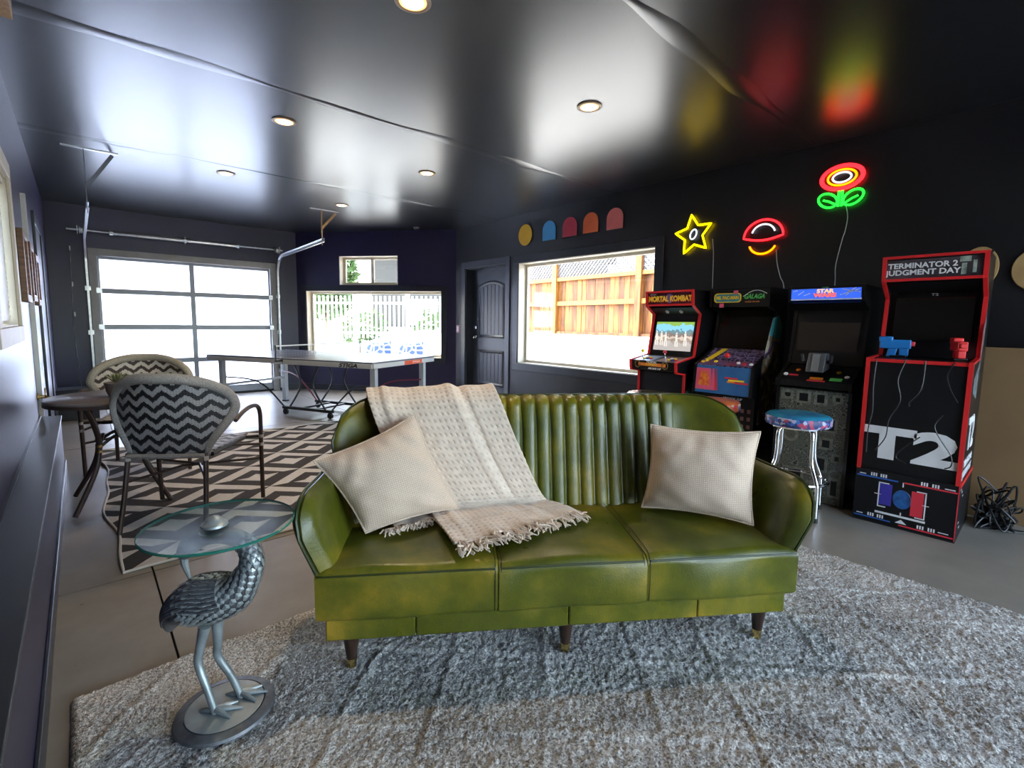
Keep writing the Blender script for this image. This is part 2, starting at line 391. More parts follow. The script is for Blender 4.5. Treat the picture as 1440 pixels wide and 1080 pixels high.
for z0, z1, rise in ((.97, 1.78, .075), (.22, .78, 0)):
    arch_panel(DY0+.16, DY1-.16, z0, z1, rise, .05, .016, M['door'], 'panel_moulding')
    for k in range(6):
        ya = DY0+.215+k*(.55/6); t = 1-((ya+.046-(DY0+.49))/.275)**2
        MB().box(DX-.007, DX+.002, ya+.003, ya+.55/6-.003, z0+.055, z1-.045+rise*t*.8).build('bead_board', M['door'], lf, bevel=.002)
hd = MB().lathe([(.032, 0), (.032, .012), (.012, .016), (.012, .045), (.027, .050), (.030, .065), (.022, .078)], 20).xform(Matrix.Translation((DX, DY1-.105, .97)) @ Matrix.Rotation(R(-90), 4, 'Y')).build('door_knob', M['chrome'], d1, smooth=True)
MB().lathe([(.032, 0), (.030, .02), (.012, .024), (.012, .034)], 20).xform(Matrix.Translation((DX, DY1-.105, 1.13)) @ Matrix.Rotation(R(-90), 4, 'Y')).build('deadbolt', M['chrome'], d1, smooth=True)
# behind that door nothing is seen
# ---- light switch
sw = empty('light_switch', (XR, 6.56, 1.10), 0, 'small white light switch plate with red edge beside the dark door', 'light switch')
MB().box(-.007, 0, -.04, .04, -.062, .062).build('plate', mk('switch plate', (.62, .30, .32), .4), sw, bevel=.003)
MB().box(-.012, -.006, -.022, .022, -.04, .04).build('rocker', M['white'], sw, bevel=.002)
# ---- garage door
gd = struct(empty('door_2'))
GX0, GX1, GY = .155, 2.50, YG+.03
mb = MB(); mb.box(GX0-.02, GX0+.075, YG-.03, GY+.0, 0, 2.145); mb.box(GX1-.075, GX1+.02, YG-.03, GY, 0, 2.145); mb.box(GX0+.075, GX1-.075, YG-.03, GY, 2.05, 2.145)
mb.build('frame', mk('door jamb grey', (.36, .35, .33), .45, var=.08), gd, bevel=.003)
zs = [.10, .575, 1.076, 1.577, 2.045]
xm = (GX0+GX1)/2
for i in range(4):
    for a, b in ((GX0+.065, xm-.02), (xm+.02, GX1-.065)):
        MB().box(a-.004, b+.004, GY+.012, GY+.018, zs[i]+.030, zs[i+1]-.030).build('pane', M['frost'], gd)
for z in zs:
    h = .034 if z > .2 else .04
    MB().box(GX0+.06, GX1-.06, GY-.01, GY+.035, z-h, z+h).build('rail', M['alu_dk'], gd, bevel=.002)
for a in (GX0+.065, xm, GX1-.065):
    for i in range(4):
        MB().box(a-.030, a+.030, GY-.012, GY+.035, zs[i]+.02, zs[i+1]-.02).build('stile', M['alu_dk'], gd, bevel=.002)
MB().box(GX0, GX1, GY-.012, GY+.04, .03, .07).build('bottom_rail', M['alu_dk'], gd)
MB().box(GX0, GX1, GY-.02, GY+.04, 0, .032).build('bottom_seal', M['rubber'], gd, bevel=.008)
for a, s in ((GX0+.075, 1), (GX1-.075, -1)):
    for z in zs[1:4]:
        MB().box(a-.03, a+.03, YG-.038, YG-.028, z-.035, z+.035).build('hinge', M['galv'], gd)
# ---- tracks
def track(x, yend, zc_, label, hang, s):
    t = empty('garage_door_track', (x, YG-.06, 0), 0, label, 'door track')
    pts = [(0, 0, .05), (0, 0, 1.95)]+[(0, -.30*(1-math.cos(R(a))), 1.95+.30*math.sin(R(a))) for a in range(10, 91, 10)]
    zt = pts[-1][2]; pts += [(0, yend-(YG-.06), zc_)]
    # c channel swept
    prof = [(-.028, -.012), (.028, -.012), (.028, .012), (.022, .012), (.022, -.006), (-.022, -.006), (-.022, .012), (-.028, .012)]
    mb = MB(); P = [Vector(p) for p in pts]; rings = []
    for i, p in enumerate(P):
        tt = (P[min(i+1, len(P)-1)]-P[max(i-1, 0)]).normalized(); xx = Vector((s, 0, 0)); nn = xx.cross(tt)
        rings += [p + nn*a + xx*b for a, b in prof]
    n = len(prof)
    mb.add(rings, [(i*n+k, i*n+(k+1) % n, (i+1)*n+(k+1) % n, (i+1)*n+k) for i in range(len(P)-1) for k in range(n)])
    mb.build('track_rail', M['galv'], t, smooth=50)
    h = MB().bar((0, yend-(YG-.06)+.06, zc_-.06), (0, yend-(YG-.06)+.06, ZC-.01), .034, .006, up=(1, 0, 0)).build('hanger', hang, t)
    MB().bar((0, yend-(YG-.06)+.06, zc_+.16), (.20, yend-(YG-.06)+.06, ZC-.02), .030, .006, up=(0, 1, 0)).build('brace', hang, t)
    MB().box(-.15, .24, yend-(YG-.06)+.04, yend-(YG-.06)+.075, ZC-.008, ZC).build('ceiling_angle', M['galv'], t)
    for z in (.35, 1.0, 1.6):
        MB().box(-.03, .03, .012, .06, z-.03, z+.03).build('wall_bracket', M['galv'], t)
track(.115, 5.83, 2.20, 'galvanised track left of the garage door with steel hanger', mk('dull steel', (.22, .24, .28), .5, metal=.6), 1)
track(2.535, 6.70, 2.29, 'galvanised track right of the garage door with timber hanger', M['timber'], -1)
ts = empty('torsion_spring', (0, YG-.07, 2.365), 0, 'galvanised torsion spring shaft above the garage door', 'spring')
MB().tube([(-.06, 0, 0), (2.62, 0, 0)], .0125, 10).build('shaft', M['galv'], ts, smooth=True)
for a, b in ((.40, 1.22), (1.28, 1.95)):
    n = int((b-a)/.009); MB().tube([(a+(b-a)*i/(n*8), .026*math.cos(PI*i/4), .026*math.sin(PI*i/4)) for i in range(n*8)], .0042, 5).build('coil_spring', M['galv'], ts, smooth=True)
for a in (.40, 1.25, 1.95): MB().lathe([(.012, -.02), (.034, -.02), (.034, .02), (.012, .02)], 14).xform(Matrix.Translation((a, 0, 0)) @ Matrix.Rotation(R(90), 4, 'Y')).build('spring_cone', M['galv'], ts)
for a in (.05, 1.25, 2.57): MB().box(a-.004, a+.004, -.035, .07, -.05, .05).build('bearing_plate', M['galv'], ts)
for a in (.09, 2.53): MB().lathe([(.03, -.025), (.055, -.022), (.045, -.015), (.045, .015), (.055, .022), (.03, .025)], 18).xform(Matrix.Translation((a, 0, 0)) @ Matrix.Rotation(R(90), 4, 'Y')).build('cable_drum', M['galv'], ts, smooth=True)
MB().tube([(-.035, .03, -.22), (-.06, .05, -1.35), (-.02, .06, -2.3)], .003, 5).build('lift_cable', M['galv'], ts)
for z in (-.25, -.72, -1.12): MB().box(-.045, -.03, .02, .05, z-.03, z+.03).build('cable_clip', M['white'], ts)
# ---- daylight portals at the openings
portal('portal_right', (XR+.19, 4.015, 1.34), (-1, 0, 0), 2.17, 1.4)
portal('portal_angled', (*(CA+AD*1.39+AN*.19), 1.16), (-AN.x, -AN.y, 0), 2.44, 1.1)
portal('portal_upper', (*(CA+AD*1.33+AN*.19), 2.06), (-AN.x, -AN.y, 0), 1.05, .48)
portal('portal_near', ((BK[0]+BK[1])/2, YB-.19, 1.08), (0, 1, 0), BK[1]-BK[0], 2.13)
# ---- recessed lamps
M['bulb'] = mk('warm led', (1, .9, .75), .5, emit=(1, .80, .55), estr=5)
M['bulb_halo'] = mk('warm led halo', (1, .7, .4), .5, emit=(1, .42, .12), estr=.30)  # orange glow around the lens, imitated by a dimly emitting ring
M['lampring'] = mk('lamp ring', (.30, .20, .12), .4)
LP = [((1.255, 2.14), 'recessed ceiling lamp above the green sofa nearest the camera'), ((1.245, 4.02), 'recessed ceiling lamp above the patterned rug in the left row'),
      ((1.215, 5.82), 'recessed ceiling lamp nearest the garage door in the left row'), ((2.715, 2.28), 'recessed ceiling lamp in front of the neon star'),
      ((2.705, 4.36), 'recessed ceiling lamp in the middle of the right row'), ((2.63, 6.31), 'recessed ceiling lamp beside the timber track hanger')]
for (x, y), lb in LP:
    o = empty('ceiling_lamp', (x, y, ZC), 0, lb, 'ceiling lamp', 'recessed warm ceiling lamps')
    MB().lathe([(.064, -.001), (.085, -.001), (.086, -.006), (.080, -.009), (.068, -.009), (.064, -.006)], 28, caps=False).build('trim_ring', M['lampring'], o, smooth=True)
    MB().lathe([(.0, -.010), (.050, -.009), (.052, -.002), (0, -.001)], 28, caps=False).build('lens', M['bulb'], o)
    MB().lathe([(.050, -.0085), (.064, -.008), (.066, -.002), (.050, -.001)], 28, caps=False).build('lens_halo', M['bulb_halo'], o)
    l = bpy.data.lights.new('ceiling_lamp_light', 'SPOT'); l.energy = 9; l.color = (1, .78, .52); l.spot_size = R(125); l.spot_blend = .8; l.shadow_soft_size = .06
    lo = bpy.data.objects.new('ceiling_lamp_light', l); COL.objects.link(lo); lo.parent = o; lo.location = (0, 0, -.02)
o = empty('ceiling_camera', (4.10, 6.93, ZC), 0, 'small metal fitting on the ceiling above the angled wall', 'ceiling fitting')
MB().lathe([(.05, 0), (.05, -.012), (.03, -.02)], 16).build('base', M['galv'], o, smooth=True)
MB().tube([(0, 0, -.015), (-.03, -.03, -.035), (-.07, -.07, -.03)], .014, 8).build('arm', M['galv'], o, smooth=True)
# ================================================================ outside
M['drive'] = mk('pale concrete drive', (.62, .60, .56), .8, var=.1, vscale=3)
M['leaf'] = mk('green leaves', (.10, .17, .035), .5, c2=(.03, .07, .015), vscale=12)
M['stucco'] = mk('brown stucco', (.075, .07, .062), .9, var=.06)
def cedar():
    m, n, l, b = nt('cedar boards'); tc = n.new('ShaderNodeTexCoord'); mp = n.new('ShaderNodeMapping'); mp.inputs['Scale'].default_value = (3, 3, .4); l.new(tc.outputs['Object'], mp.inputs[0])
    oi = n.new('ShaderNodeObjectInfo'); t = n.new('ShaderNodeTexNoise'); t.inputs['Scale'].default_value = 6; t.inputs['Detail'].default_value = 6; t.noise_dimensions = '4D'
    w = n.new('ShaderNodeMath'); w.operation = 'MULTIPLY'; w.inputs[1].default_value = 20; l.new(oi.outputs['Random'], w.inputs[0]); l.new(w.outputs[0], t.inputs['W']); l.new(mp.outputs[0], t.inputs['Vector'])
    a = n.new('ShaderNodeMath'); a.operation = 'MULTIPLY_ADD'; a.inputs[1].default_value = .35; l.new(oi.outputs['Random'], a.inputs[0]); s = n.new('ShaderNodeMath'); s.operation = 'SUBTRACT'; s.inputs[1].default_value = .175; l.new(t.outputs['Fac'], s.inputs[0]); l.new(s.outputs[0], a.inputs[2])
    r = n.new('ShaderNodeValToRGB'); e = r.color_ramp.elements; e[0].position = .3; e[0].color = (.085, .022, .003, 1); e[1].position = .72; e[1].color = (.36, .15, .022, 1); k = e.new(.5); k.color = (.20, .066, .008, 1)
    l.new(a.outputs[0], r.inputs[0]); l.new(r.outputs[0], b.inputs['Base Color']); b.inputs['Roughness'].default_value = .65; return m
M['fence'] = cedar()
M['lattice'] = mk('weathered lattice', (.17, .155, .15), .75, var=.15)
def ground():
    # drive level by the house, rising gently to the side fence
    def fn(u, v):
        x = XR+.21+u*9; y = -6+v*30; t = max(0, min(1, (x-5.2)/2.6)); return (x, y, -.03+1.0*t*t*(3-2*t))
    return struct(MB().grid(fn, 40, 10, flip=False).build('ground_side', M['drive'], smooth=True))
ground()
struct(MB().box(-8, 4.86, YG+.21, 26, -.2, -.03).build('ground_front', M['drive']))
struct(MB().box(-8, 5, -14, YB-.21, -.2, -.03).build('ground_back', M['drive']))
# cedar fence seen through the right window
fo = empty('cedar_fence', (8.35, 5.0, .97), R(-4), 'sunlit cedar board fence with lattice top beyond the right window', 'fence')
BW = .135
rnd = random.Random(3)
brd = {}
for k in range(-20, 44):
    vv = k % 7
    if vv not in brd:
        brd[vv] = MB().box(-.012, .012, -BW/2+.002+.002*(vv % 3), BW/2-.002, .02, 1.24+.004*(vv % 4)).mesh('board', M['fence'])
    o = bpy.data.objects.new('board', brd[vv]); COL.objects.link(o); o.parent = fo; o.location = (.03+rnd.uniform(-.006, .006), k*BW, 0)
for z0, z1, w in ((.0, .06, .06), (.66, .76, .05), (1.23, 1.31, .06), (1.70, 1.75, .06)):
    MB().box(-w, .012, -20*BW, 44*BW, z0, z1).build('rail', M['fence'], fo)
for yy in (-2.3, .6, 3.05, 5.4): MB().box(-.09, .03, yy-.07, yy+.07, 0, 1.80).build('post', M['fence'], fo)
lat = MB()
for s in (1, -1):
    k = -20*BW
    while k < 43*BW:
        a, b = (k, 1.31) , (k+.40, 1.71)
        if s < 0: a, b = (k, 1.71), (k+.40, 1.31)
        lat.bar((-.005+.008*s, a[0], a[1]), (-.005+.008*s, b[0], b[1]), .008, .036, up=(0, -s*(b[1]-a[1]), s*.40)); k += .105
lat = lat.build('lattice_slats', M['lattice'], fo); lat['kind'] = 'stuff'
# outside the angled wall: patio, low wall, white paling fence, shrubs, neighbour
PO = lambda s, t, z: PA(s, t, z)
def yaw_of(v): return math.atan2(v.y, v.x)
AY = yaw_of(AD)
def at(s, t, z=0): return PA(s, t, z)
lw = empty('garden_wall', at(1.4, 5.2, -.03), AY, 'low white rendered garden wall beyond the angled window', 'wall')
MB().box(-4.8, -1.75, -.09, .09, 0, .55).build('wall_panel', M['white'], lw); MB().box(-4.85, -1.73, -.12, .12, .55, .60).build('coping', M['white'], lw)
MB().box(-1.75, .35, -.09, .09, 0, .72).build('wall_panel', M['white'], lw); MB().box(-1.77, .37, -.12, .12, .72, .78).build('coping', M['white'], lw)
pf = empty('paling_fence', at(1.4, 5.25, .6), AY, 'white paling fence on the garden wall beyond the angled window', 'fence')
pm = MB().box(-.024, .024, -.012, .012, .12, 1.32).mesh('paling', M['white'])
for k in range(37):
    o = bpy.data.objects.new('paling', pm); COL.objects.link(o); o.parent = pf; o.location = (-4.7+k*.135, 0, 0)
for z in (.28, 1.12): MB().box(-4.8, .25, .012, .04, z-.03, z+.03).build('rail', M['white'], pf)
for x in (-4.75, -3.1, -1.5, .2): MB().box(x-.05, x+.05, .04, .12, -.05, 1.38).build('post', M['white'], pf)
def bush(name, c, rad, n, label, cat, trunk=None, seed=1, group=None, leafm=None, ls=.10):
    rd = random.Random(seed); t = empty(name, c, 0, label, cat, group)
    mb = MB()
    for _ in range(n):
        while True:
            p = Vector((rd.uniform(-1, 1), rd.uniform(-1, 1), rd.uniform(-1, 1)))
            if .35 < p.length < 1: break
        p = Vector((p.x*rad[0], p.y*rad[1], p.z*rad[2]+rad[2]+(trunk or 0)))
        m = Euler((rd.uniform(0, 6), rd.uniform(0, 6), rd.uniform(0, 6))).to_matrix(); s = ls*rd.uniform(.6, 1.3)
        mb.add([p+m@Vector(q) for q in ((-s*.35, 0, 0), (0, -s, 0), (s*.35, 0, .1*s), (0, s, 0))], [(0, 1, 2, 3)])
    f = mb.build('foliage', leafm or M['leaf'], t); f['kind'] = 'stuff'
    MB().tube([(0, 0, 0), (.03, .02, (trunk or 0)*.6+.1), (-.02, .03, (trunk or 0)+rad[2])], [.09, .07, .03], 8).build('trunk', M['wood'], t, smooth=True)
    return t
bush('leafy_tree', at(-4.5, 8.6, 0), (1.15, 1.1, 1.7), 2600, 'leafy green tree seen through the small upper window', 'tree', 1.2, 5, ls=.17)
bush('garden_shrub', at(-2.0, 6.6, 0), (.8, .6, .7), 800, 'green shrub behind the left part of the paling fence', 'shrub', .2, 6)
bush('garden_shrub', at(.4, 6.8, 0), (1.0, .6, .75), 900, 'green shrub behind the right part of the paling fence', 'shrub', .2, 7)
hb = empty('neighbour_house', at(.6, 12.0, -.03), AY, 'brown neighbouring house behind the paling fence', 'building')
MB().box(-5, 5, 0, 5, 0, 4.3).build('wall', M['stucco'], hb)
MB().prism([(-5.5, 4.2), (5.5, 4.2), (5.5, 4.35), (0, 6.1), (-5.5, 4.35)], -.5, 5.4, 'y').build('roof', mk('grey shingle roof', (.20, .19, .18), .85, var=.2, vscale=20), hb)
for xx in (-3.2, .5):
    f = MB().box(xx, xx+1.2, -.04, .02, 1.1, 2.2).build('window', M['white'], hb); MB().box(xx+.07, xx+1.13, -.06, -.035, 1.17, 2.13).build('pane', M['glass'], f)
# outdoor seat with blue patterned cushions, tan carton
def blue_print():
    m, n, l, b = nt('blue printed cushion'); tc = n.new('ShaderNodeTexCoord')
    v = n.new('ShaderNodeTexVoronoi'); v.inputs['Scale'].default_value = 9; v.feature = 'DISTANCE_TO_EDGE'; l.new(tc.outputs['Object'], v.inputs['Vector'])
    r = n.new('ShaderNodeValToRGB'); r.color_ramp.interpolation = 'CONSTANT'; r.color_ramp.elements[0].color = (.75, .78, .82, 1); r.color_ramp.elements[1].position = .12; r.color_ramp.elements[1].color = (.10, .17, .36, 1)
    l.new(v.outputs['Distance'], r.inputs[0]); l.new(r.outputs[0], b.inputs['Base Color']); b.inputs['Roughness'].default_value = .8; return m
M['bluep'] = blue_print()
os_ = empty('outdoor_bench', at(1.25, 1.15, -.03), AY, 'pale outdoor bench outside the angled window', 'bench')
MB().box(-.75, .75, -.28, .28, .32, .40).build('seat', M['white'], os_, bevel=.02)
MB().box(-.75, .75, .25, .31, .40, .66).build('backrest', M['white'], os_, bevel=.02)
for x in (-.7, .7):
    for y in (-.24, .24): MB().box(x-.03, x+.03, y-.03, y+.03, 0, .32).build('leg', M['white'], os_)
def pillow_mesh(w, h, d, n=18):
    mb = MB()
    for s in (1, -1):
        def fn(u, v, s=s):
            a, b = 2*u-1, 2*v-1; e = (1-a**4)*(1-b**4); pin = 1-.06*(1-abs(b)**2)*abs(a)**2
            return (a*w/2*(1-.05*(1-b*b)), s*d/2*max(0, e)**.55, b*h/2*(1-.05*(1-a*a)))
        mb.grid(fn, n, n, flip=(s > 0))
    return mb
for k, (x, lb) in enumerate(((-.38, 'left blue patterned cushion on the outdoor bench'), (.30, 'right blue patterned cushion on the outdoor bench'))):
    c = pillow_mesh(.62, .42, .18).build('patterned_cushion', M['bluep'], None, smooth=True); c.location = at(1.25+x, 1.24, .62); c.rotation_euler = (R(-14), 0, AY+R(4-8*k))
    tag(c, lb, 'cushion', 'blue cushions outdoors')
cb = empty('tan_carton', at(2.30, 1.3, -.03), AY+.1, 'tan cardboard carton outside the right end of the angled window', 'box')
MB().box(-.2, .2, -.2, .2, 0, .62).build('carton_body', mk('cardboard tan', (.55, .42, .28), .8), cb); MB().bar((-.2, -.2, .62), (-.2, .2, .62), .01, .01).build('flap', M['timber'], cb)
# ================================================================ sofa
def leather():
    m, n, l, b = nt('olive leather'); tc = n.new('ShaderNodeTexCoord')
    t = n.new('ShaderNodeTexNoise'); t.inputs['Scale'].default_value = 3.2; t.inputs['Detail'].default_value = 7; t.inputs['Roughness'].default_value = .6
    l.new(tc.outputs['Object'], t.inputs['Vector'])
    r = n.new('ShaderNodeValToRGB'); e = r.color_ramp.elements
    e[0].position = .28; e[0].color = (.032, .040, .004, 1); e[1].position = .70; e[1].color = (.36, .23, .022, 1)
    k = e.new(.48); k.color = (.088, .096, .007, 1); k = e.new(.60); k.color = (.175, .145, .010, 1)
    l.new(t.outputs['Fac'], r.inputs[0]); l.new(r.outputs[0], b.inputs['Base Color'])
    v = n.new('ShaderNodeTexVoronoi'); v.inputs['Scale'].default_value = 190; l.new(tc.outputs['Object'], v.inputs['Vector'])
    bp = n.new('ShaderNodeBump'); bp.inputs['Strength'].default_value = .10; bp.inputs['Distance'].default_value = .004
    l.new(v.outputs['Distance'], bp.inputs['Height']); l.new(bp.outputs[0], b.inputs['Normal'])
    t2 = n.new('ShaderNodeTexNoise'); t2.inputs['Scale'].default_value = 7; l.new(tc.outputs['Object'], t2.inputs['Vector'])
    mr = n.new('ShaderNodeMapRange'); mr.inputs[1].default_value = .3; mr.inputs[2].default_value = .7; mr.inputs[3].default_value = .27; mr.inputs[4].default_value = .45
    l.new(t2.outputs['Fac'], mr.inputs[0]); l.new(mr.outputs[0], b.inputs['Roughness']); return m
M['leather'] = leather()
M['piping'] = mk('dark green piping', (.030, .042, .008), .4)
M['darkwood'] = mk('dark brown leg wood', (.032, .016, .010), .35, var=.3, vscale=14, stretch=(1, 1, .2))
SOFA_LOC, SOFA_RZ = (1.250, 1.091, .022), R(-34.516)
sofa = empty('sofa', SOFA_LOC, SOFA_RZ, 'olive green leather sofa with channel tufted back and brass tipped legs', 'sofa')
SM = Matrix.Translation(SOFA_LOC[:2]+(0,)) @ Matrix.Rotation(SOFA_RZ, 4, 'Z')      # sofa frame -> world (z as measured)
def sw_(p): return SM @ Vector(p)
def sstep(a, b, x): t = max(0, min(1, (x-a)/(b-a))); return t*t*(3-2*t)
ZO = -.022    # sofa parts are measured from the floor, the empty stands on the rug pile
def cushion(x0, x1, name, mat, y0=-.068, y1=.46, z0=.222, z1=.400, r=.035, crown=.016, seed=0):
    prof = []
    for cx, cy, a0 in ((y1-r, z1-r, 0), (y0+r, z1-r, 90), (y0+r*.6, z0+r*.6, 180), (y1-r*.6, z0+r*.6, 270)):
        rr = r if a0 < 180 else r*.6
        prof += arc(cx, cy, rr, a0, a0+90, 5)
    # extra points along the top so it can crown
    top0 = prof[5]; top1 = prof[6]
    prof = prof[:6]+[(top0[0]+(top1[0]-top0[0])*k/8, top0[1]) for k in range(1, 8)]+prof[6:]
    n = len(prof); nx = 25; rings = []
    cy, cz = (y0+y1)/2, (z0+z1)/2
    for i in range(nx):
        q = i/(nx-1); e = min(q, 1-q)*(x1-x0); sh = .0018*max(0, 1-e/.008)**2
        x = x0+(x1-x0)*q
        for y, z in prof:
            fy = (y-y0)/(y1-y0); zz = z
            if z > z1-.012: zz += crown*math.sin(PI*max(0, min(1, fy*.92+.04)))*(1-abs(2*q-1)**6) + .003*math.sin(x*17+seed+fy*5)
            if y < y0+.02 and z < z1-.03: y = y+.004*math.sin(x*13+seed*2)
            rings.append((x, y+(sh if y < cy else -sh), zz-(sh if zz > cz else -sh)+ZO))
    mb = MB().add(rings, [(i*n+k, (i+1)*n+k, (i+1)*n+(k+1) % n, i*n+(k+1) % n) for i in range(nx-1) for k in range(n)])
    mb.add(rings[:n], [tuple(range(n))]); mb.add(rings[-n:], [tuple(range(n-1, -1, -1))])
    return mb.build(name, mat, sofa, smooth=50)
cuts = [-.85, -.252, .272, .85]
for k in range(3):
    c = cushion(cuts[k]+.0015, cuts[k+1]-.0015, 'seat_panel', M['leather'], seed=k)
    MB().tube([(cuts[k]+.012, -.0665, .383+ZO), ((cuts[k]+cuts[k+1])/2, -.0675, .385+ZO), (cuts[k+1]-.012, -.0665, .383+ZO)], .0032, 6).build('front_seam', M['piping'], c, smooth=True)
for x in cuts[1:3]:
    for dx in (-.011, .011):
        p = [(x+dx, .40, .412), (x+dx, .2, .417), (x+dx, .0, .409), (x+dx, -.045, .398), (x+dx, -.066, .372), (x+dx, -.068, .30), (x+dx, -.066, .235)]
        MB().tube([(a, b, c+ZO+.0005) for a, b, c in spline(p, 5)], .0016, 5).build('stitch_line', M['piping'], sofa)
bc = [-.825, -.53, 0, .48, .825]
for k in range(4):
    MB().box(bc[k]+.001, bc[k+1]-.001, -.042, .56, .145+ZO, .226+ZO).build('base_panel', M['leather'], sofa, bevel=.006, seg=3)
for x in (-.75, 0, .75):
    for y in (0, .50):
        lg = MB().lathe([(.0145, 0), (.0175, .036), (.0285, .128), (.029, .150)], 16, (x, y+.002*0, ZO+.022)).build('leg', M['darkwood'], sofa, smooth=True)
        MB().lathe([(.0150, -.001), (.0182, .036), (.0170, .0365), (.014, .0)], 16, (x, y, ZO+.0215)).build('ferrule', M['brass'], lg, smooth=True)
def Xw(z): return .805+.078*sstep(.42, .76, z)
def ztop(s):
    a = abs(s); return .877-(.15*(1-math.sqrt(max(0, 1-((a-.84)/.16)**2))) if a > .84 else 0)
def yfront(s, z): return .42-.20*max(0, (abs(s)-.70)/.30)**1.8+.10*(z-.40)/.45
def back_pt(side, s, t):
    zt = ztop(s); z = .34+(zt-.34)*t; f = math.sqrt(max(0, 1-abs(s)**14))*math.sqrt(max(0, 1-t**18))
    return (s*Xw(z), yfront(s, z)+.058+side*.056*f, z+ZO)
mb = MB()
for side in (-1, 1): mb.grid(lambda u, v, side=side: back_pt(side, 2*u-1, v), 61, 24, flip=(side > 0))
mb.build('backrest', M['leather'], sofa, smooth=60)
mb = MB(); e = [back_pt(0, -1, t/12) for t in range(2, 13)]+[back_pt(0, -1+2*k/60, 1) for k in range(1, 60)]+[back_pt(0, 1, 1-t/12) for t in range(0, 11)]
MB().tube(e, .0055, 6).build('back_piping', M['piping'], sofa, smooth=True)
NC = 19; cw = 1.24/NC
for k in range(NC):
    xc = -.62+cw*(k+.5)
    def fn(u, v, xc=xc):
        q = 2*u-1; bul = .019*math.sqrt(max(0, 1-abs(q)**2.6)); x = xc+q*cw/2
        if v < .72:
            z = .372+(.830-.372)*v/.72; s = x/Xw(z); return (x, yfront(s, z)+.006-bul, z+ZO)
        a = (v-.72)/.28*PI*.72; z0 = .824; y0 = yfront(x/Xw(z0), z0)+.058; rr = .054+bul
        return (x, y0-math.cos(a)*rr, z0+.005+math.sin(a)*(.034+bul*.9)+ZO)
    MB().grid(fn, 9, 22).build('back_channel', M['leather'], sofa, smooth=True)
for sd in (-1, 1):
    def arm_pt(side, a, b, sd=sd):
        A = abs(a); zt = .640-(.13*(1-math.sqrt(max(0, 1-((A-.5)/.5)**2))) if A > .5 and a < 0 else .0)
        z = .235+(zt-.235)*b; y = .175+.245*a+.04*(1-b)*(1 if a < 0 else 0)*A
        xc = .800+.078*sstep(.26, .60, z)+.012*max(0, -a)*b
        f = math.sqrt(max(0, 1-A**10))*math.sqrt(max(0, 1-b**12))
        return (sd*(xc+side*.046*f), y, z+ZO)
    mb = MB()
    for side in (-1, 1): mb.grid(lambda u, v, side=side: arm_pt(side, 2*u-1, v), 33, 20, flip=((side*sd) < 0))
    ar = mb.build('armrest', M['leather'], sofa, smooth=60)
    e = [arm_pt(.35, -1, t/12) for t in range(0, 13)]+[arm_pt(.35, -1+2*k/40, 1) for k in range(1, 36)]
    MB().tube([Vector(p)+Vector((sd*.012, 0, .001)) for p in e], .0055, 6).build('piping', M['piping'], ar, smooth=True)
# ---------------------------------------------------------------- scatter cushions
def linen(name, c, c2):
    m, n, l, b = nt(name); tc = n.new('ShaderNodeTexCoord')
    ws = []
    for ax, sc in (('X', 260), ('Z', 260)):
        w = n.new('ShaderNodeTexWave'); w.bands_direction = ax; w.inputs['Scale'].default_value = sc/6.28; w.inputs['Distortion'].default_value = 2.5; w.inputs['Detail'].default_value = 2; w.inputs['Detail Scale'].default_value = 3
        l.new(tc.outputs['Object'], w.inputs['Vector']); ws.append(w)
    mx = n.new('ShaderNodeMath'); mx.operation = 'MULTIPLY'; l.new(ws[0].outputs['Fac'], mx.inputs[0]); l.new(ws[1].outputs['Fac'], mx.inputs[1])
    r = n.new('ShaderNodeValToRGB'); r.color_ramp.elements[0].color = (*c2, 1); r.color_ramp.elements[1].color = (*c, 1); r.color_ramp.elements[1].position = .45
    l.new(mx.outputs[0], r.inputs[0]); l.new(r.outputs[0], b.inputs['Base Color']); b.inputs['Roughness'].default_value = .9; b.inputs['Sheen Weight'].default_value = .2
    bp = n.new('ShaderNodeBump'); bp.inputs['Strength'].default_value = .25; bp.inputs['Distance'].default_value = .002; l.new(mx.outputs[0], bp.inputs['Height']); l.new(bp.outputs[0], b.inputs['Normal'])
    return m
M['linen'] = linen('oatmeal linen', (.74, .58, .45), (.56, .43, .33))
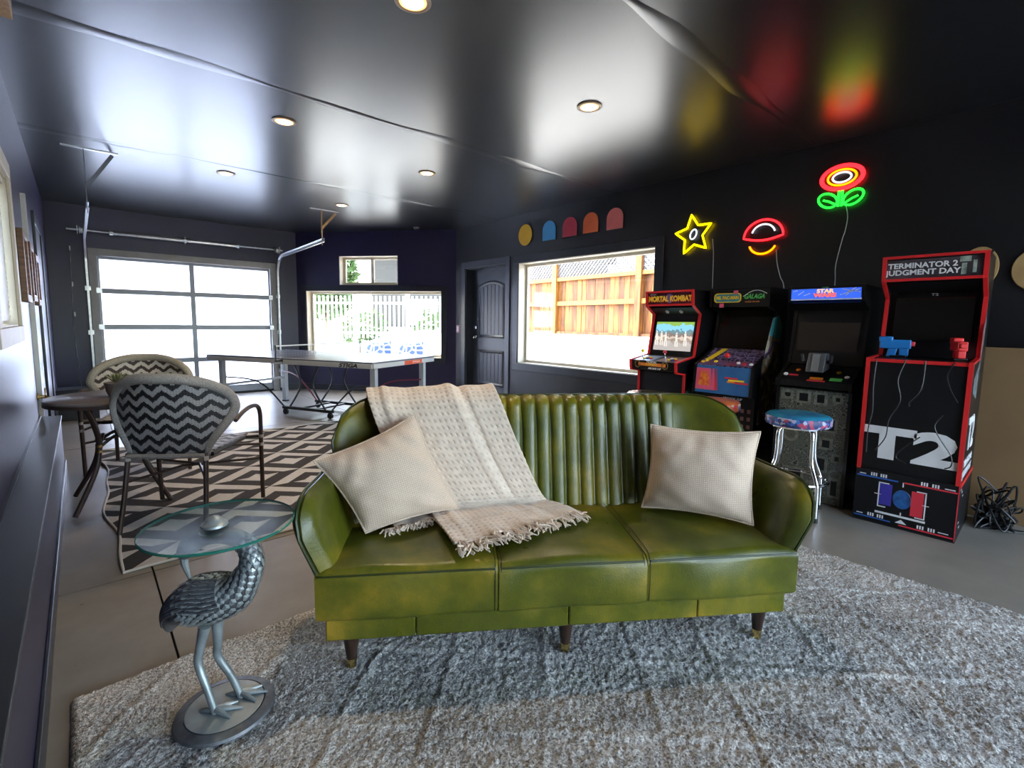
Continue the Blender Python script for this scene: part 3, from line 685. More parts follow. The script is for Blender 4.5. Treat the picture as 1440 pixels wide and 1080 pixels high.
def scatter(BL, BR, TR, TL, depth, label, folds, seed):
    P = [sw_(p) for p in (BL, BR, TR, TL)]; org = sum(P, Vector())/4
    ex = ((P[1]+P[2])-(P[0]+P[3])).normalized(); ez0 = ((P[2]+P[3])-(P[0]+P[1])).normalized(); nrm = ex.cross(ez0).normalized(); ez = nrm.cross(ex)*-1
    ez = ez0 - ex*ez0.dot(ex); ez.normalize(); ey = ez.cross(ex)
    root = empty('scatter_cushion', org, 0, label, 'cushion', 'oatmeal scatter cushions')
    root.matrix_world = Matrix.Translation(org) @ Matrix((ex, ey, ez)).transposed().to_4x4()
    inv = root.matrix_world.inverted(); Q = [inv @ p for p in P]; rd = random.Random(seed)
    ph = [rd.uniform(0, 6) for _ in range(6)]
    def surf(side, u, v):
        a, b = 2*u-1, 2*v-1
        # pull edges in between the corners
        u2 = .5+a*.5*(1-.09*(1-b*b)); v2 = .5+b*.5*(1-.09*(1-a*a))
        p = Q[0]*(1-u2)*(1-v2)+Q[1]*u2*(1-v2)+Q[2]*u2*v2+Q[3]*(1-u2)*v2
        e = max(0, (1-abs(a)**2.6)*(1-abs(b)**2.6)); h = depth/2*e**.62
        if side < 0:
            edge = e*(1-e)*4
            h += folds*edge*(math.sin(9*a+ph[0]+4*b)*math.sin(7*b+ph[1])+.6*math.sin(17*a*b+ph[2]+5*a))+folds*.5*e*math.sin(3*a+ph[3])*math.sin(4*b+ph[4])
        return (p.x, p.y+side*h, p.z)
    mb = MB()
    for side in (-1, 1): mb.grid(lambda u, v, side=side: surf(side, u, v), 44, 44, flip=(side > 0))
    mb.build('cover', M['linen'], root, smooth=70)
    rim = []
    for k in range(40): rim.append(surf(-1, k/40, 0))
    for k in range(40): rim.append(surf(-1, 1, k/40))
    for k in range(40): rim.append(surf(-1, 1-k/40, 1))
    for k in range(40): rim.append(surf(-1, 0, 1-k/40))
    MB().tube(rim, .0045, 6, closed=True).build('seam_flange', M['linen'], root, smooth=True)
    return root
scatter((-.722, .150, .432), (-.378, .300, .455), (-.556, .345, .835), (-.915, .205, .690), .17, 'oatmeal linen cushion lying on the throw at the left arm', .005, 4)
scatter((.402, .315, .428), (.765, .085, .430), (.800, .130, .792), (.420, .300, .790), .19, 'oatmeal linen cushion standing at the right arm of the sofa', .0035, 9)
# ---------------------------------------------------------------- throw blanket
M['throw'] = mk('cream waffle throw', (.80, .67, .55), .95, c2=(.66, .54, .44), vscale=30, sheen=.3)
rowsL = [(-.79, .68, .66), (-.785, .59, .880), (-.745, .42, .862), (-.655, .375, .66), (-.52, .335, .452), (-.46, .17, .440), (-.400, -.025, .436)]
rowsR = [(-.25, .69, .70), (-.235, .59, .900), (-.205, .44, .872), (-.115, .405, .66), (-.015, .375, .456), (.05, .30, .440), (.105, .225, .436)]
SL, SR = spline(rowsL, 20), spline(rowsR, 20)
tb = empty('throw_blanket', sw_((-.35, .35, 0)), SOFA_RZ, 'cream waffle weave throw with fringe draped over the sofa back', 'blanket')
tb.location.z = .44
def tfn(u, v):
    k = v*(len(SL)-1); i = min(int(k), len(SL)-2); f = k-i
    a = SL[i].lerp(SL[i+1], f); b = SR[i].lerp(SR[i+1], f); p = a.lerp(b, u)
    tdir = (SL[i+1]-SL[i]).lerp(SR[i+1]-SR[i], u).normalized(); xdir = (b-a).normalized(); n = tdir.cross(xdir)*1.0
    if n.dot(Vector((0, -1, 1))) < 0: n = -n
    n.normalize()
    fold = .004*math.sin(u*13+v*2)+.002*math.sin(u*31+v*3+1)+.014*math.exp(-((u-.62-.1*v)/.045)**2)-.010*math.exp(-((u-.70-.1*v)/.03)**2)+.012*math.exp(-((u-.13)/.03)**2)
    fold *= .35+.65*math.sin(PI*min(1, max(0, (v-.05)/.8)))
    w = .0025-.0075*(max(0, math.sin(u*PI*48+.7*math.sin(v*40)))*max(0, math.sin(v*PI*96)))**.7
    if v > .86: fold += .008*math.sin(u*21+2)*(v-.86)/.14+.004
    p = p + n*(fold*.8+w+.012) - Vector((-.35, .35, .44))
    return tuple(p)
NU, NV = 145, 289
mb = MB().grid(tfn, NU, NV)
cl = mb.build('cloth', M['throw'], tb, smooth=80)
sm = cl.modifiers.new('thick', 'SOLIDIFY'); sm.thickness = .007; sm.offset = 0
rd = random.Random(11); fr = MB()
def strand(p, d, ln):
    p = Vector(p); q = [p]
    for k in range(4):
        d = (d + Vector((rd.uniform(-.5, .5), rd.uniform(-.4, .4), rd.uniform(-.35, .25)))).normalized(); p = p + d*ln/4
        p = Vector((p.x, p.y, max(p.z, -.012))); q.append(p)
    fr.tube(spline(q, 2), [.0032]*8+[.0022], 4)
for k in range(210):
    u = rd.random(); p = tfn(u, 1.0); strand((p[0], p[1]+.006, p[2]-.004+rd.uniform(-.006, .010)), Vector((.45, -.95, -.10)).normalized(), rd.uniform(.035, .075))
for k in range(70):
    f = rd.random(); p = Vector((-.66, .14, .436)).lerp(Vector((-.47, .235, .438)), f)-Vector((-.35, .35, .44)); strand(p+Vector((0, .01, .004)), Vector((.25, -.9, -.05)).normalized(), rd.uniform(.03, .05))
fr = fr.build('fringe', M['throw'], tb, smooth=True); fr['kind'] = 'stuff'
# under-layer of the throw that peeks out below the left cushion
MB().grid(lambda u, v: tuple(Vector((-.68+.22*u+.06*v, .30-.12*v+.10*u, .437+.006*math.sin(u*14)))-Vector((-.35, .35, .44))), 20, 8).build('folded_corner', M['throw'], tb, smooth=True)
# ================================================================ rugs
def shag_mat():
    m, n, l, b = nt('grey shag pile'); tc = n.new('ShaderNodeTexCoord'); o = tc.outputs['Object']
    f = n.new('ShaderNodeTexNoise'); f.inputs['Scale'].default_value = 135; f.inputs['Detail'].default_value = 3; f.inputs['Roughness'].default_value = .7
    g = n.new('ShaderNodeTexNoise'); g.inputs['Scale'].default_value = 3.2; g.inputs['Detail'].default_value = 5; g.inputs['Roughness'].default_value = .6
    l.new(o, f.inputs['Vector']); l.new(o, g.inputs['Vector'])
    r = n.new('ShaderNodeValToRGB'); e = r.color_ramp.elements; e[0].position = .36; e[0].color = (.19, .182, .172, 1); e[1].position = .62; e[1].color = (.88, .85, .80, 1)
    k = e.new(.49); k.color = (.54, .515, .48, 1)
    a = n.new('ShaderNodeMath'); a.operation = 'MULTIPLY_ADD'; a.inputs[1].default_value = .34; a.inputs[2].default_value = -.17; l.new(g.outputs['Fac'], a.inputs[0])
    s = n.new('ShaderNodeMath'); s.operation = 'ADD'; l.new(f.outputs['Fac'], s.inputs[0]); l.new(a.outputs[0], s.inputs[1])
    l.new(s.outputs[0], r.inputs[0]); l.new(r.outputs[0], b.inputs['Base Color'])
    b.inputs['Roughness'].default_value = 1; b.inputs['Specular IOR Level'].default_value = .1
    bp = n.new('ShaderNodeBump'); bp.inputs['Strength'].default_value = .9; bp.inputs['Distance'].default_value = .008; l.new(f.outputs['Fac'], bp.inputs['Height']); l.new(bp.outputs[0], b.inputs['Normal'])
    return m
M['shag'] = shag_mat()
def shag_rug():
    x0, x1, y1 = -.09, 2.88, 1.955
    xs = np.concatenate([[x0, x0+.004, x0+.012], np.arange(x0+.02, x1-.02, .0085), [x1-.012, x1-.004, x1]])
    ys = np.concatenate([[-2.3, -2.29], np.arange(-2.2, -.15, .25), np.arange(-.14, y1-.02, .0085), [y1-.012, y1-.004, y1]])
    X, Y = np.meshgrid(xs, ys, indexing='ij'); rg = np.random.default_rng(5)
    S, D = X+Y, X-Y; g = np.zeros_like(X); hi = np.zeros_like(X)
    wob = .012*np.sin(7*X+3*Y)+.008*np.sin(15*Y-9*X)
    for c in (-.05, .45, .92, 1.36, 1.80, 2.26, 2.72, 3.05, 3.5, 3.95, 4.4):
        on = (.55+.45*np.sin(D*2.6+c*7)); g += np.exp(-((S-c+wob)/.009)**2)*np.clip(on, 0, 1); hi += np.exp(-((S-c-.03+wob)/.02)**2)
    for c in (-2.3, -1.75, -1.3, -.82, -.45, .02, .5, .88, 1.45, 1.83, 2.33, 2.8):
        on = (.55+.45*np.sin(S*2.2+c*5)); g += np.exp(-((D-c+wob)/.009)**2)*np.clip(on, 0, 1); hi += np.exp(-((D-c-.03+wob)/.02)**2)
    low = .003*np.sin(5*X+1.3*np.sin(4*Y))*np.sin(6*Y+1.7*np.sin(3*X))
    Z = .024+low+rg.normal(0, .0022, X.shape)-.0025*np.clip(g, 0, 1)+.0035*np.clip(hi, 0, 1)
    ed = np.minimum.reduce([X-x0, x1-X, y1-Y, np.full_like(X, 1)]); Z = np.where(ed < .015, .003+(Z-.003)*np.sqrt(np.clip(ed/.015, 0, 1)), Z)
    X = X+np.where((ed > .015) & (Y > -.14), rg.normal(0, .0012, X.shape), 0); Y = Y+np.where((ed > .015) & (Y > -.14), rg.normal(0, .0012, X.shape), 0)
    nx, ny = X.shape; V = np.stack([X, Y, Z], -1).reshape(-1, 3)
    I = np.arange(nx*ny).reshape(nx, ny); F = np.stack([I[:-1, :-1], I[1:, :-1], I[1:, 1:], I[:-1, 1:]], -1).reshape(-1, 4)
    me = bpy.data.meshes.new('shag_rug'); me.vertices.add(len(V)); me.vertices.foreach_set('co', V.ravel().astype('f'))
    me.loops.add(F.size); me.loops.foreach_set('vertex_index', F.ravel().astype('i'))
    me.polygons.add(len(F)); me.polygons.foreach_set('loop_start', np.arange(0, F.size, 4, dtype='i')); me.polygons.foreach_set('loop_total', np.full(len(F), 4, 'i'))
    me.update(calc_edges=True); me.validate(); me.materials.append(M['shag'])
    root = empty('shag_rug', (0, 0, 0), 0, 'grey shag area rug with carved diamond lines under the sofa', 'rug')
    o = bpy.data.objects.new('pile', me); COL.objects.link(o); o.parent = root; o['kind'] = 'stuff'
    MB().box(x0+.004, x1-.004, -2.29, y1-.004, .0, .004).build('backing', M['blackm'], root)
shag_rug()
def geo_mat():
    m, n, l, b = nt('grey and white flatweave'); tc = n.new('ShaderNodeTexCoord'); sp = n.new('ShaderNodeSeparateXYZ'); l.new(tc.outputs['Object'], sp.inputs[0])
    def mth(op, a, c=None, d=None):
        q = n.new('ShaderNodeMath'); q.operation = op
        for i, x in enumerate((a, c, d)):
            if x is None: continue
            if isinstance(x, (int, float)): q.inputs[i].default_value = x
            else: l.new(x, q.inputs[i])
        return q.outputs[0]
    k = 1/math.sqrt(2)/.44; X, Y = sp.outputs[0], sp.outputs[1]
    ga = (.649+3.026)*k; gb = (3.026-.649)*k
    a = mth('FRACT', mth('ADD', mth('MULTIPLY', mth('ADD', X, Y), k), 10+.43-(ga % 1)))
    c = mth('FRACT', mth('ADD', mth('MULTIPLY', mth('SUBTRACT', Y, X), k), 10+.43-(gb % 1)))
    mxab = mth('MAXIMUM', a, c); mnab = mth('MINIMUM', a, c)
    ob = mth('MULTIPLY', mth('LESS_THAN', mnab, .25), mth('LESS_THAN', mxab, mth('SUBTRACT', 1.0, mnab)))
    a2 = mth('SUBTRACT', .80, a); c2 = mth('SUBTRACT', .80, c); mx2 = mth('MAXIMUM', a2, c2); mn2 = mth('MINIMUM', a2, c2)
    ib = mth('MULTIPLY', mth('MULTIPLY', mth('LESS_THAN', mn2, .20), mth('GREATER_THAN', mn2, 0)), mth('LESS_THAN', mx2, mth('SUBTRACT', .62, mn2)))
    blk = mth('MAXIMUM', ob, ib)
    t = n.new('ShaderNodeTexNoise'); t.inputs['Scale'].default_value = 60; t.inputs['Detail'].default_value = 3; l.new(tc.outputs['Object'], t.inputs['Vector'])
    mx = n.new('ShaderNodeMix'); mx.data_type = 'RGBA'; mx.inputs[6].default_value = (.66, .64, .62, 1); mx.inputs[7].default_value = (.062, .058, .060, 1); l.new(blk, mx.inputs[0])
    m2 = n.new('ShaderNodeMix'); m2.data_type = 'RGBA'; m2.blend_type = 'MULTIPLY'; m2.inputs[0].default_value = .35; l.new(mx.outputs[2], m2.inputs[6]); l.new(t.outputs['Fac'], m2.inputs[7])
    l.new(m2.outputs[2], b.inputs['Base Color']); b.inputs['Roughness'].default_value = .95; b.inputs['Specular IOR Level'].default_value = .15
    bp = n.new('ShaderNodeBump'); bp.inputs['Strength'].default_value = .3; bp.inputs['Distance'].default_value = .003; l.new(t.outputs['Fac'], bp.inputs['Height']); l.new(bp.outputs[0], b.inputs['Normal'])
    return m
gr = empty('flatweave_rug', (0, 0, 0), 0, 'grey and white diamond flatweave rug under the rattan chairs', 'rug')
GX = (.075, 2.25); GYY = (2.835, 5.66)
def gfn(u, v):
    x = GX[0]+u*(GX[1]-GX[0]); y = GYY[0]+v*(GYY[1]-GYY[0]); w = max(0, 1-u/.12)
    x += w*.022*math.sin(v*11+.6)-w*.012*math.sin(v*23); y += max(0, 1-v/.05)*.01*math.sin(u*9)
    z = .006+.010*w*max(0, math.sin(v*17))**2+.004*(.5+.5*math.sin(u*21+3*math.sin(v*9)))*(.5+.5*math.sin(v*26))
    return (x, y, z)
MB().grid(gfn, 60, 70).build('weave', geo_mat(), gr, smooth=True)
edge = [gfn(0, k/60) for k in range(60)]+[gfn(k/40, 1) for k in range(40)]+[gfn(1, 1-k/40) for k in range(40)]+[gfn(1-k/40, 0) for k in range(40)]
MB().tube(edge, .007, 6, closed=True).build('bound_edge', mk('cream rug binding', (.62, .60, .57), .95), gr, smooth=True)
# ================================================================ bird table
M['pewter'] = mk('verdigris cast metal', (.42, .47, .48), .42, metal=.55, c2=(.22, .25, .26), vscale=14)
M['pewter_dk'] = mk('dark cast feathers', (.20, .21, .225), .45, metal=.5, c2=(.07, .07, .08), vscale=22)
bt = empty('bird_side_table', (.262, 1.575, .022), R(-41.74), 'cast metal wading bird side table with round glass top', 'side table')
MB().lathe([(0, 0), (.128, 0), (.135, .008), (.132, .016), (.108, .022), (.104, .018), (0, .019)], 48, caps=False).build('base_plate', M['pewter_dk'], bt, smooth=True)
MB().lathe([(0, .0195), (.103, .0185), (.104, .0225), (.0, .0245)], 48, caps=False).build('base_disc', M['pewter'], bt, smooth=True)
def leg(pts, rs): return MB().tube(spline(pts, 6), np.interp(np.linspace(0, 1, 6*(len(pts)-1)+1), np.linspace(0, 1, len(rs)), rs).tolist(), 10)
for (fx, fy, kx, hx, hy) in ((-.012, -.03, -.062, -.040, -.014), (.028, .035, -.028, -.020, .014)):
    lg = leg([(fx, fy, .022), (fx-.022, fy*.85, .09), (kx, fy*.6, .165), (kx+.004, fy*.5, .21), (hx, hy, .285)], [.011, .0105, .012, .0125, .017]).build('leg', M['pewter'], bt, smooth=True)
    for ang, ln in ((15, .075), (45, .06), (-20, .06), (175, .05)):
        c, s = math.cos(R(ang)), math.sin(R(ang))
        MB().tube([(fx, fy, .034), (fx+c*ln*.5, fy+s*ln*.5, .031), (fx+c*ln, fy+s*ln, .025)], [.009, .0075, .003], 8).build('toe', M['pewter'], lg, smooth=True)
# body, neck, head as one continuous loft (path in the x-z plane)
bpth = [(-.150, .262), (-.146, .285), (-.130, .315), (-.095, .343), (-.050, .360), (.000, .368), (.045, .385), (.078, .425), (.098, .470), (.096, .510), (.076, .540), (.040, .556), (.000, .559), (-.040, .552), (-.075, .530), (-.095, .503), (-.102, .485)]
brz = [.006, .022, .038, .055, .066, .066, .055, .040, .031, .0275, .0255, .025, .025, .027, .030, .024, .010]
bry = [.012, .030, .045, .058, .066, .066, .054, .038, .030, .027, .025, .0245, .024, .026, .027, .021, .008]
BP = spline([(x, 0, z) for x, z in bpth], 6); nB = len(BP); BRZ = np.interp(np.linspace(0, 1, nB), np.linspace(0, 1, len(brz)), brz); BRY = np.interp(np.linspace(0, 1, nB), np.linspace(0, 1, len(bry)), bry)
def bfr(i):
    t = (BP[min(i+1, nB-1)]-BP[max(i-1, 0)]).normalized(); return t, Vector((-t.z, 0, t.x))
def bsurf(i, a, off=0):
    t, n = bfr(i); return BP[i]+n*(math.cos(a)*(BRZ[i]+off))+Vector((0, 1, 0))*(math.sin(a)*(BRY[i]+off))
mb = MB().add([bsurf(i, 2*PI*k/20) for i in range(nB) for k in range(20)], [(i*20+k, i*20+(k+1) % 20, (i+1)*20+(k+1) % 20, (i+1)*20+k) for i in range(nB-1) for k in range(20)])
body = mb.build('body', M['pewter_dk'], bt, smooth=True)
sc = MB()
row = 0; i = 20
while i < 62:
    rr = (BRZ[i]+BRY[i])/2; cnt = max(9, int(2*PI*rr/.020)); sz = min(.0165, 2*PI*rr/cnt*.58)
    t, n0 = bfr(i)
    for k in range(cnt):
        a = 2*PI*(k+.5*(row % 2))/cnt; n = (bsurf(i, a, .01)-bsurf(i, a)).normalized(); p = bsurf(i, a, .0005); w = t.cross(n).normalized()
        tip = p-t*sz*1.25+n*.0048
        sc.add([p+t*sz*.5+w*0, p+w*sz*.8+n*.0015, tip+w*sz*.35, tip-w*sz*.35, p-w*sz*.8+n*.0015, p+n*.005-t*sz*.3], [(0, 1, 5), (1, 2, 5), (2, 3, 5), (3, 4, 5), (4, 0, 5)])
    i += 2 if rr < .045 else 2; row += 1
sc = sc.build('feather_scales', M['pewter'], bt); sc['kind'] = 'stuff'
wg = MB()
for s in (-1, 1):
    for k in range(9):
        a = s*(.35+.17*k); pts = []
        for q in range(7):
            i = int(34-q*4.6); pts.append(bsurf(max(2, i), a*(1-.05*q), .003))
        wg.tube(spline(pts, 3), [.0045]*13+[.004, .003, .0025, .002, .0015, .001], 5)
wg = wg.build('wing_feathers', M['pewter_dk'], bt, smooth=True); wg['kind'] = 'stuff'
MB().tube(spline([(-.098, 0, .500), (-.098, 0, .470), (-.090, 0, .440), (-.083, 0, .412)], 4), [.012, .0115, .011, .0105, .010, .009, .008, .007, .006, .005, .004, .003, .002], 8).build('beak', M['pewter'], bt, smooth=True)
for s in (-1, 1): MB().ball((-.088, s*.024, .528), .005, 8, 6).build('eye', M['pewter_dk'], bt, smooth=True)
MB().lathe([(0, .566), (.036, .566), (.040, .572), (.036, .5745)], 28, caps=False).xform(Matrix.Translation((-.005, 0, .0))).build('support_flange', M['pewter'], bt, smooth=True)
gt = MB().lathe([(0, .5745), (.198, .5745), (.201, .577), (.201, .581), (.198, .5835), (0, .5835)], 64, caps=False).xform(Matrix.Translation((-.005, .028, 0))).build('glass_top', glass('table glass', (.88, .96, .94)), bt)
MB().lathe([(.1985, .5748), (.2012, .5770), (.2012, .5810), (.1985, .5832)], 64, caps=False).xform(Matrix.Translation((-.005, .028, 0))).build('glass_edge', mk('glass green edge', (.02, .16, .12), .08, spec=.8), gt, smooth=True)
MB().lathe([(0, .5835), (.030, .5835), (.036, .588), (.034, .594), (.026, .597), (.022, .604), (.014, .613), (0, .617)], 28, caps=False).xform(Matrix.Translation((-.005, 0, 0))).build('cap', M['pewter'], bt, smooth=True)
# ================================================================ rattan chairs and bistro table
M['cane'] = mk('dark brown tube frame', (.045, .028, .024), .35, var=.25, vscale=20)
M['wicker'] = mk('grey wicker rim', (.42, .40, .38), .7, bump=.6, bscale=160, c2=(.27, .255, .245), vscale=120)
M['wicker_lt'] = mk('straw wicker rim', (.50, .45, .36), .7, bump=.6, bscale=160, c2=(.34, .30, .23), vscale=120)
M['band'] = mk('light tube binding', (.50, .46, .42), .5)
def chevron(name, light, dark):
    m, n, l, b = nt(name); tc = n.new('ShaderNodeTexCoord'); sp = n.new('ShaderNodeSeparateXYZ'); l.new(tc.outputs['UV'], sp.inputs[0])
    def mth(op, a, c=None):
        q = n.new('ShaderNodeMath'); q.operation = op
        for i, x in enumerate((a, c)):
            if x is None: continue
            if isinstance(x, (int, float)): q.inputs[i].default_value = x
            else: l.new(x, q.inputs[i])
        return q.outputs[0]
    # stepped weave: snap the coordinates to the strand grid first
    k = 150.0
    us = mth('DIVIDE', mth('FLOOR', mth('MULTIPLY', sp.outputs[0], k)), k); vs = mth('DIVIDE', mth('FLOOR', mth('MULTIPLY', sp.outputs[1], k)), k)
    tri = mth('PINGPONG', us, .052)
    ph = mth('FRACT', mth('DIVIDE', mth('ADD', vs, mth('MULTIPLY', tri, .80)), .064))
    st = mth('GREATER_THAN', ph, .52)
    mx = n.new('ShaderNodeMix'); mx.data_type = 'RGBA'; mx.inputs[6].default_value = (*light, 1); mx.inputs[7].default_value = (*dark, 1); l.new(st, mx.inputs[0])
    l.new(mx.outputs[2], b.inputs['Base Color']); b.inputs['Roughness'].default_value = .55
    fx = mth('PINGPONG', mth('MULTIPLY', sp.outputs[0], k), 1); fy = mth('PINGPONG', mth('MULTIPLY', sp.outputs[1], k), 1)
    bp = n.new('ShaderNodeBump'); bp.inputs['Strength'].default_value = .5; bp.inputs['Distance'].default_value = .004; l.new(mth('MULTIPLY', fx, fy), bp.inputs['Height']); l.new(bp.outputs[0], b.inputs['Normal'])
    return m
M['chev'] = chevron('grey and black chevron weave', (.34, .33, .335), (.010, .010, .013))
M['chev_lt'] = chevron('straw and brown chevron weave', (.62, .55, .46), (.050, .028, .022))
def uvgrid(fn, nu, nv, uvf, name, mat, parent, thick=.006):
    mb = MB().grid(fn, nu, nv); o = mb.build(name, mat, parent, smooth=True)
    uv = o.data.uv_layers.new(name='weave'); co = [uvf(i/(nu-1), j/(nv-1)) for i in range(nu) for j in range(nv)]
    for lp in o.data.loops: uv.data[lp.index].uv = co[lp.vertex_index]
    s = o.modifiers.new('thick', 'SOLIDIFY'); s.thickness = thick; s.offset = 0
    return o
def rattan_chair(loc, rz, label, weave, rim):
    c = empty('rattan_armchair', loc, rz, label, 'chair', 'rattan bistro armchairs')
    def half(t): return (.205+.125*sstep(0, .62, t))*(1-max(0, (t-.50)/.50)**2.6)**.5
    def bpt(s, t):
        w = half(min(t, .995)); z = .425+.450*t; x = s*w
        return (x, -.235-.055*t+.20*(x/.33)**2*(.4+.6*t), z)
    uvgrid(lambda u, v: bpt(2*u-1, v*.985), 27, 27, lambda u, v: ((2*u-1)*half(min(v*.985, .995))+.5, v*.45), 'backrest', weave, c)
    out = [bpt(-1, t/20) for t in range(0, 20)]+[bpt(s, .985) for s in (-.9, -.5, 0, .5, .9)]+[bpt(1, 1-t/20) for t in range(1, 21)]
    out = spline([Vector(p) for p in out], 2)
    MB().tube(out, [.010+.020*math.sin(PI*min(1, max(0, .02+k/(len(out)-1)*.96)))**.5 for k in range(len(out))], 10).build('back_rim', rim, c, smooth=True)
    MB().tube([(-.205, -.235, .425), (0, -.245, .425), (.205, -.235, .425)], .014, 8).build('back_rail', rim, c, smooth=True)
    def spt(u, v):
        a, b = 2*u-1, 2*v-1; return (a*.225*(1+.05*b), .015+b*.225, .43+.006*(a*a+b*b)-.012*(1-a*a)*(1-b*b))
    uvgrid(spt, 15, 15, lambda u, v: ((2*u-1)*.225+.5, v*.45), 'seat', weave, c)
    MB().tube([(-.225, -.2, .425), (-.235, .21, .428), (-.19, .245, .428), (.19, .245, .428), (.235, .21, .428), (.225, -.2, .425)], .013, 8).build('seat_frame', M['black'], c, smooth=True)
    for s in (-1, 1):
        lg = MB().tube([(s*.205, -.225, .44), (s*.215, -.265, .2), (s*.225, -.31, .006)], .0135, 10).build('rear_leg', M['cane'], c, smooth=True)
        for z, y in ((.41, -.232),): MB().tube([(s*.206, y, z-.012), (s*.206, y, z+.012)], .0155, 10).build('binding', M['band'], lg)
        ap = spline([(s*.318, -.105, .60), (s*.325, -.02, .635), (s*.330, .08, .652), (s*.330, .17, .640), (s*.328, .215, .590), (s*.326, .225, .50), (s*.322, .230, .30), (s*.318, .238, .006)], 6)
        lg = MB().tube(ap, .0135, 10).build('arm_and_front_leg', M['cane'], c, smooth=True)
        for z in (.43, .375): MB().tube([(s*.325, .227, z-.010), (s*.325, .227, z+.010)], .0155, 10).build('binding', M['band'], lg)
        MB().tube([(s*.232, .19, .43), (s*.322, .227, .43)], .010, 8).build('side_stretcher', M['black'], c, smooth=True)
        MB().tube([(s*.225, .05, .415), (s*.26, .14, .395), (s*.322, .227, .375)], .008, 8).build('side_stretcher', M['cane'], c, smooth=True)
    MB().tube([(-.215, -.25, .28), (-.05, 0, .30), (.318, .23, .28)], .008, 8).build('cross_brace', M['cane'], c, smooth=True)
    MB().tube([(.215, -.25, .28), (.05, 0, .31), (-.318, .23, .28)], .008, 8).build('cross_brace', M['cane'], c, smooth=True)
    return c
rattan_chair((.46, 3.46, .010), R(-36), 'grey chevron rattan armchair with its back to the camera', M['chev'], M['wicker'])
rattan_chair((.33, 4.80, .010), R(168), 'straw chevron rattan armchair on the far side of the bistro table', M['chev_lt'], M['wicker_lt'])
bt2 = empty('bistro_table', (.150, 4.05, 0), 0, 'round brown bistro table with curved legs beside the left ledge', 'table')
M['slat_top'] = mk('grey brown table top', (.17, .145, .145), .30, var=.15, vscale=5, stretch=(1, 14, 1))
MB().lathe([(0, .676), (.335, .676), (.350, .682), (.352, .694), (.345, .702), (0, .703)], 56, caps=False).build('table_top', M['slat_top'], bt2, smooth=50)
MB().lathe([(.336, .660), (.352, .662), (.352, .684), (.336, .684)], 56, caps=False).build('edge_band', M['cane'], bt2, smooth=50)
for a in (45, 135, 225, 315):
    c, s = math.cos(R(a)), math.sin(R(a)); lg = None
    lg = MB().tube([(c*r, s*r, z) for r, z in [(q.x, q.z) for q in spline([(.235, 0, .676), (.185, 0, .58), (.150, 0, .46), (.145, 0, .38), (.185, 0, .24), (.335, 0, .012)], 6)]], .0145, 10).build('leg', M['cane'], bt2, smooth=True)
    for z in (.40, .365): MB().tube([(c*.147, s*.147, z-.007), (c*.147, s*.147, z+.007)], .0165, 10).build('binding', M['brass'], lg)
    c2, s2 = math.cos(R(a+90)), math.sin(R(a+90))
    MB().tube(spline([(c*.146, s*.146, .39), ((c+c2)*.055, (s+s2)*.055, .455), (c2*.146, s2*.146, .39)], 6), .010, 8).build('stretcher', M['cane'], bt2, smooth=True)
pp = empty('potted_succulent', (.165, 4.02, .703), 0, 'spiky succulent in a grey pot on the bistro table', 'potted plant')
MB().lathe([(0, 0), (.052, 0), (.064, .03), (.072, .080), (.076, .086), (.070, .088), (.064, .074), (0, .072)], 28, caps=False).build('pot', mk('grey taupe pot', (.24, .20, .18), .5, var=.1), pp, smooth=True)
MB().lathe([(0, .0745), (.063, .0735), (.063, .072)], 20, caps=False).build('soil', M['rubber'], pp)
rd = random.Random(2)
M['succ'] = mk('succulent leaf', (.13, .17, .07), .45, c2=(.35, .33, .18), vscale=18)
for k in range(24):
    a = k*2.4; tl = .25+.045*k; ln = .11-.0018*k; cc, ss = math.cos(a), math.sin(a); d = Vector((cc*math.cos(PI/2-1.25+tl*.9), ss*math.cos(PI/2-1.25+tl*.9), math.sin(min(1.45, .35+tl)))).normalized()
    w = Vector((-ss, cc, 0)); p0 = Vector((0, 0, .075)); n = d.cross(w)
    v = [p0+w*.006, p0-w*.006, p0+d*ln*.5+w*.011, p0+d*ln*.5-w*.011, p0+d*ln, p0+d*ln*.45-n*.006]
    MB().add(v, [(0, 2, 5), (2, 4, 5), (4, 3, 5), (3, 1, 5), (1, 0, 5), (0, 1, 3, 4, 2)]).build('leaf', M['succ'], pp)
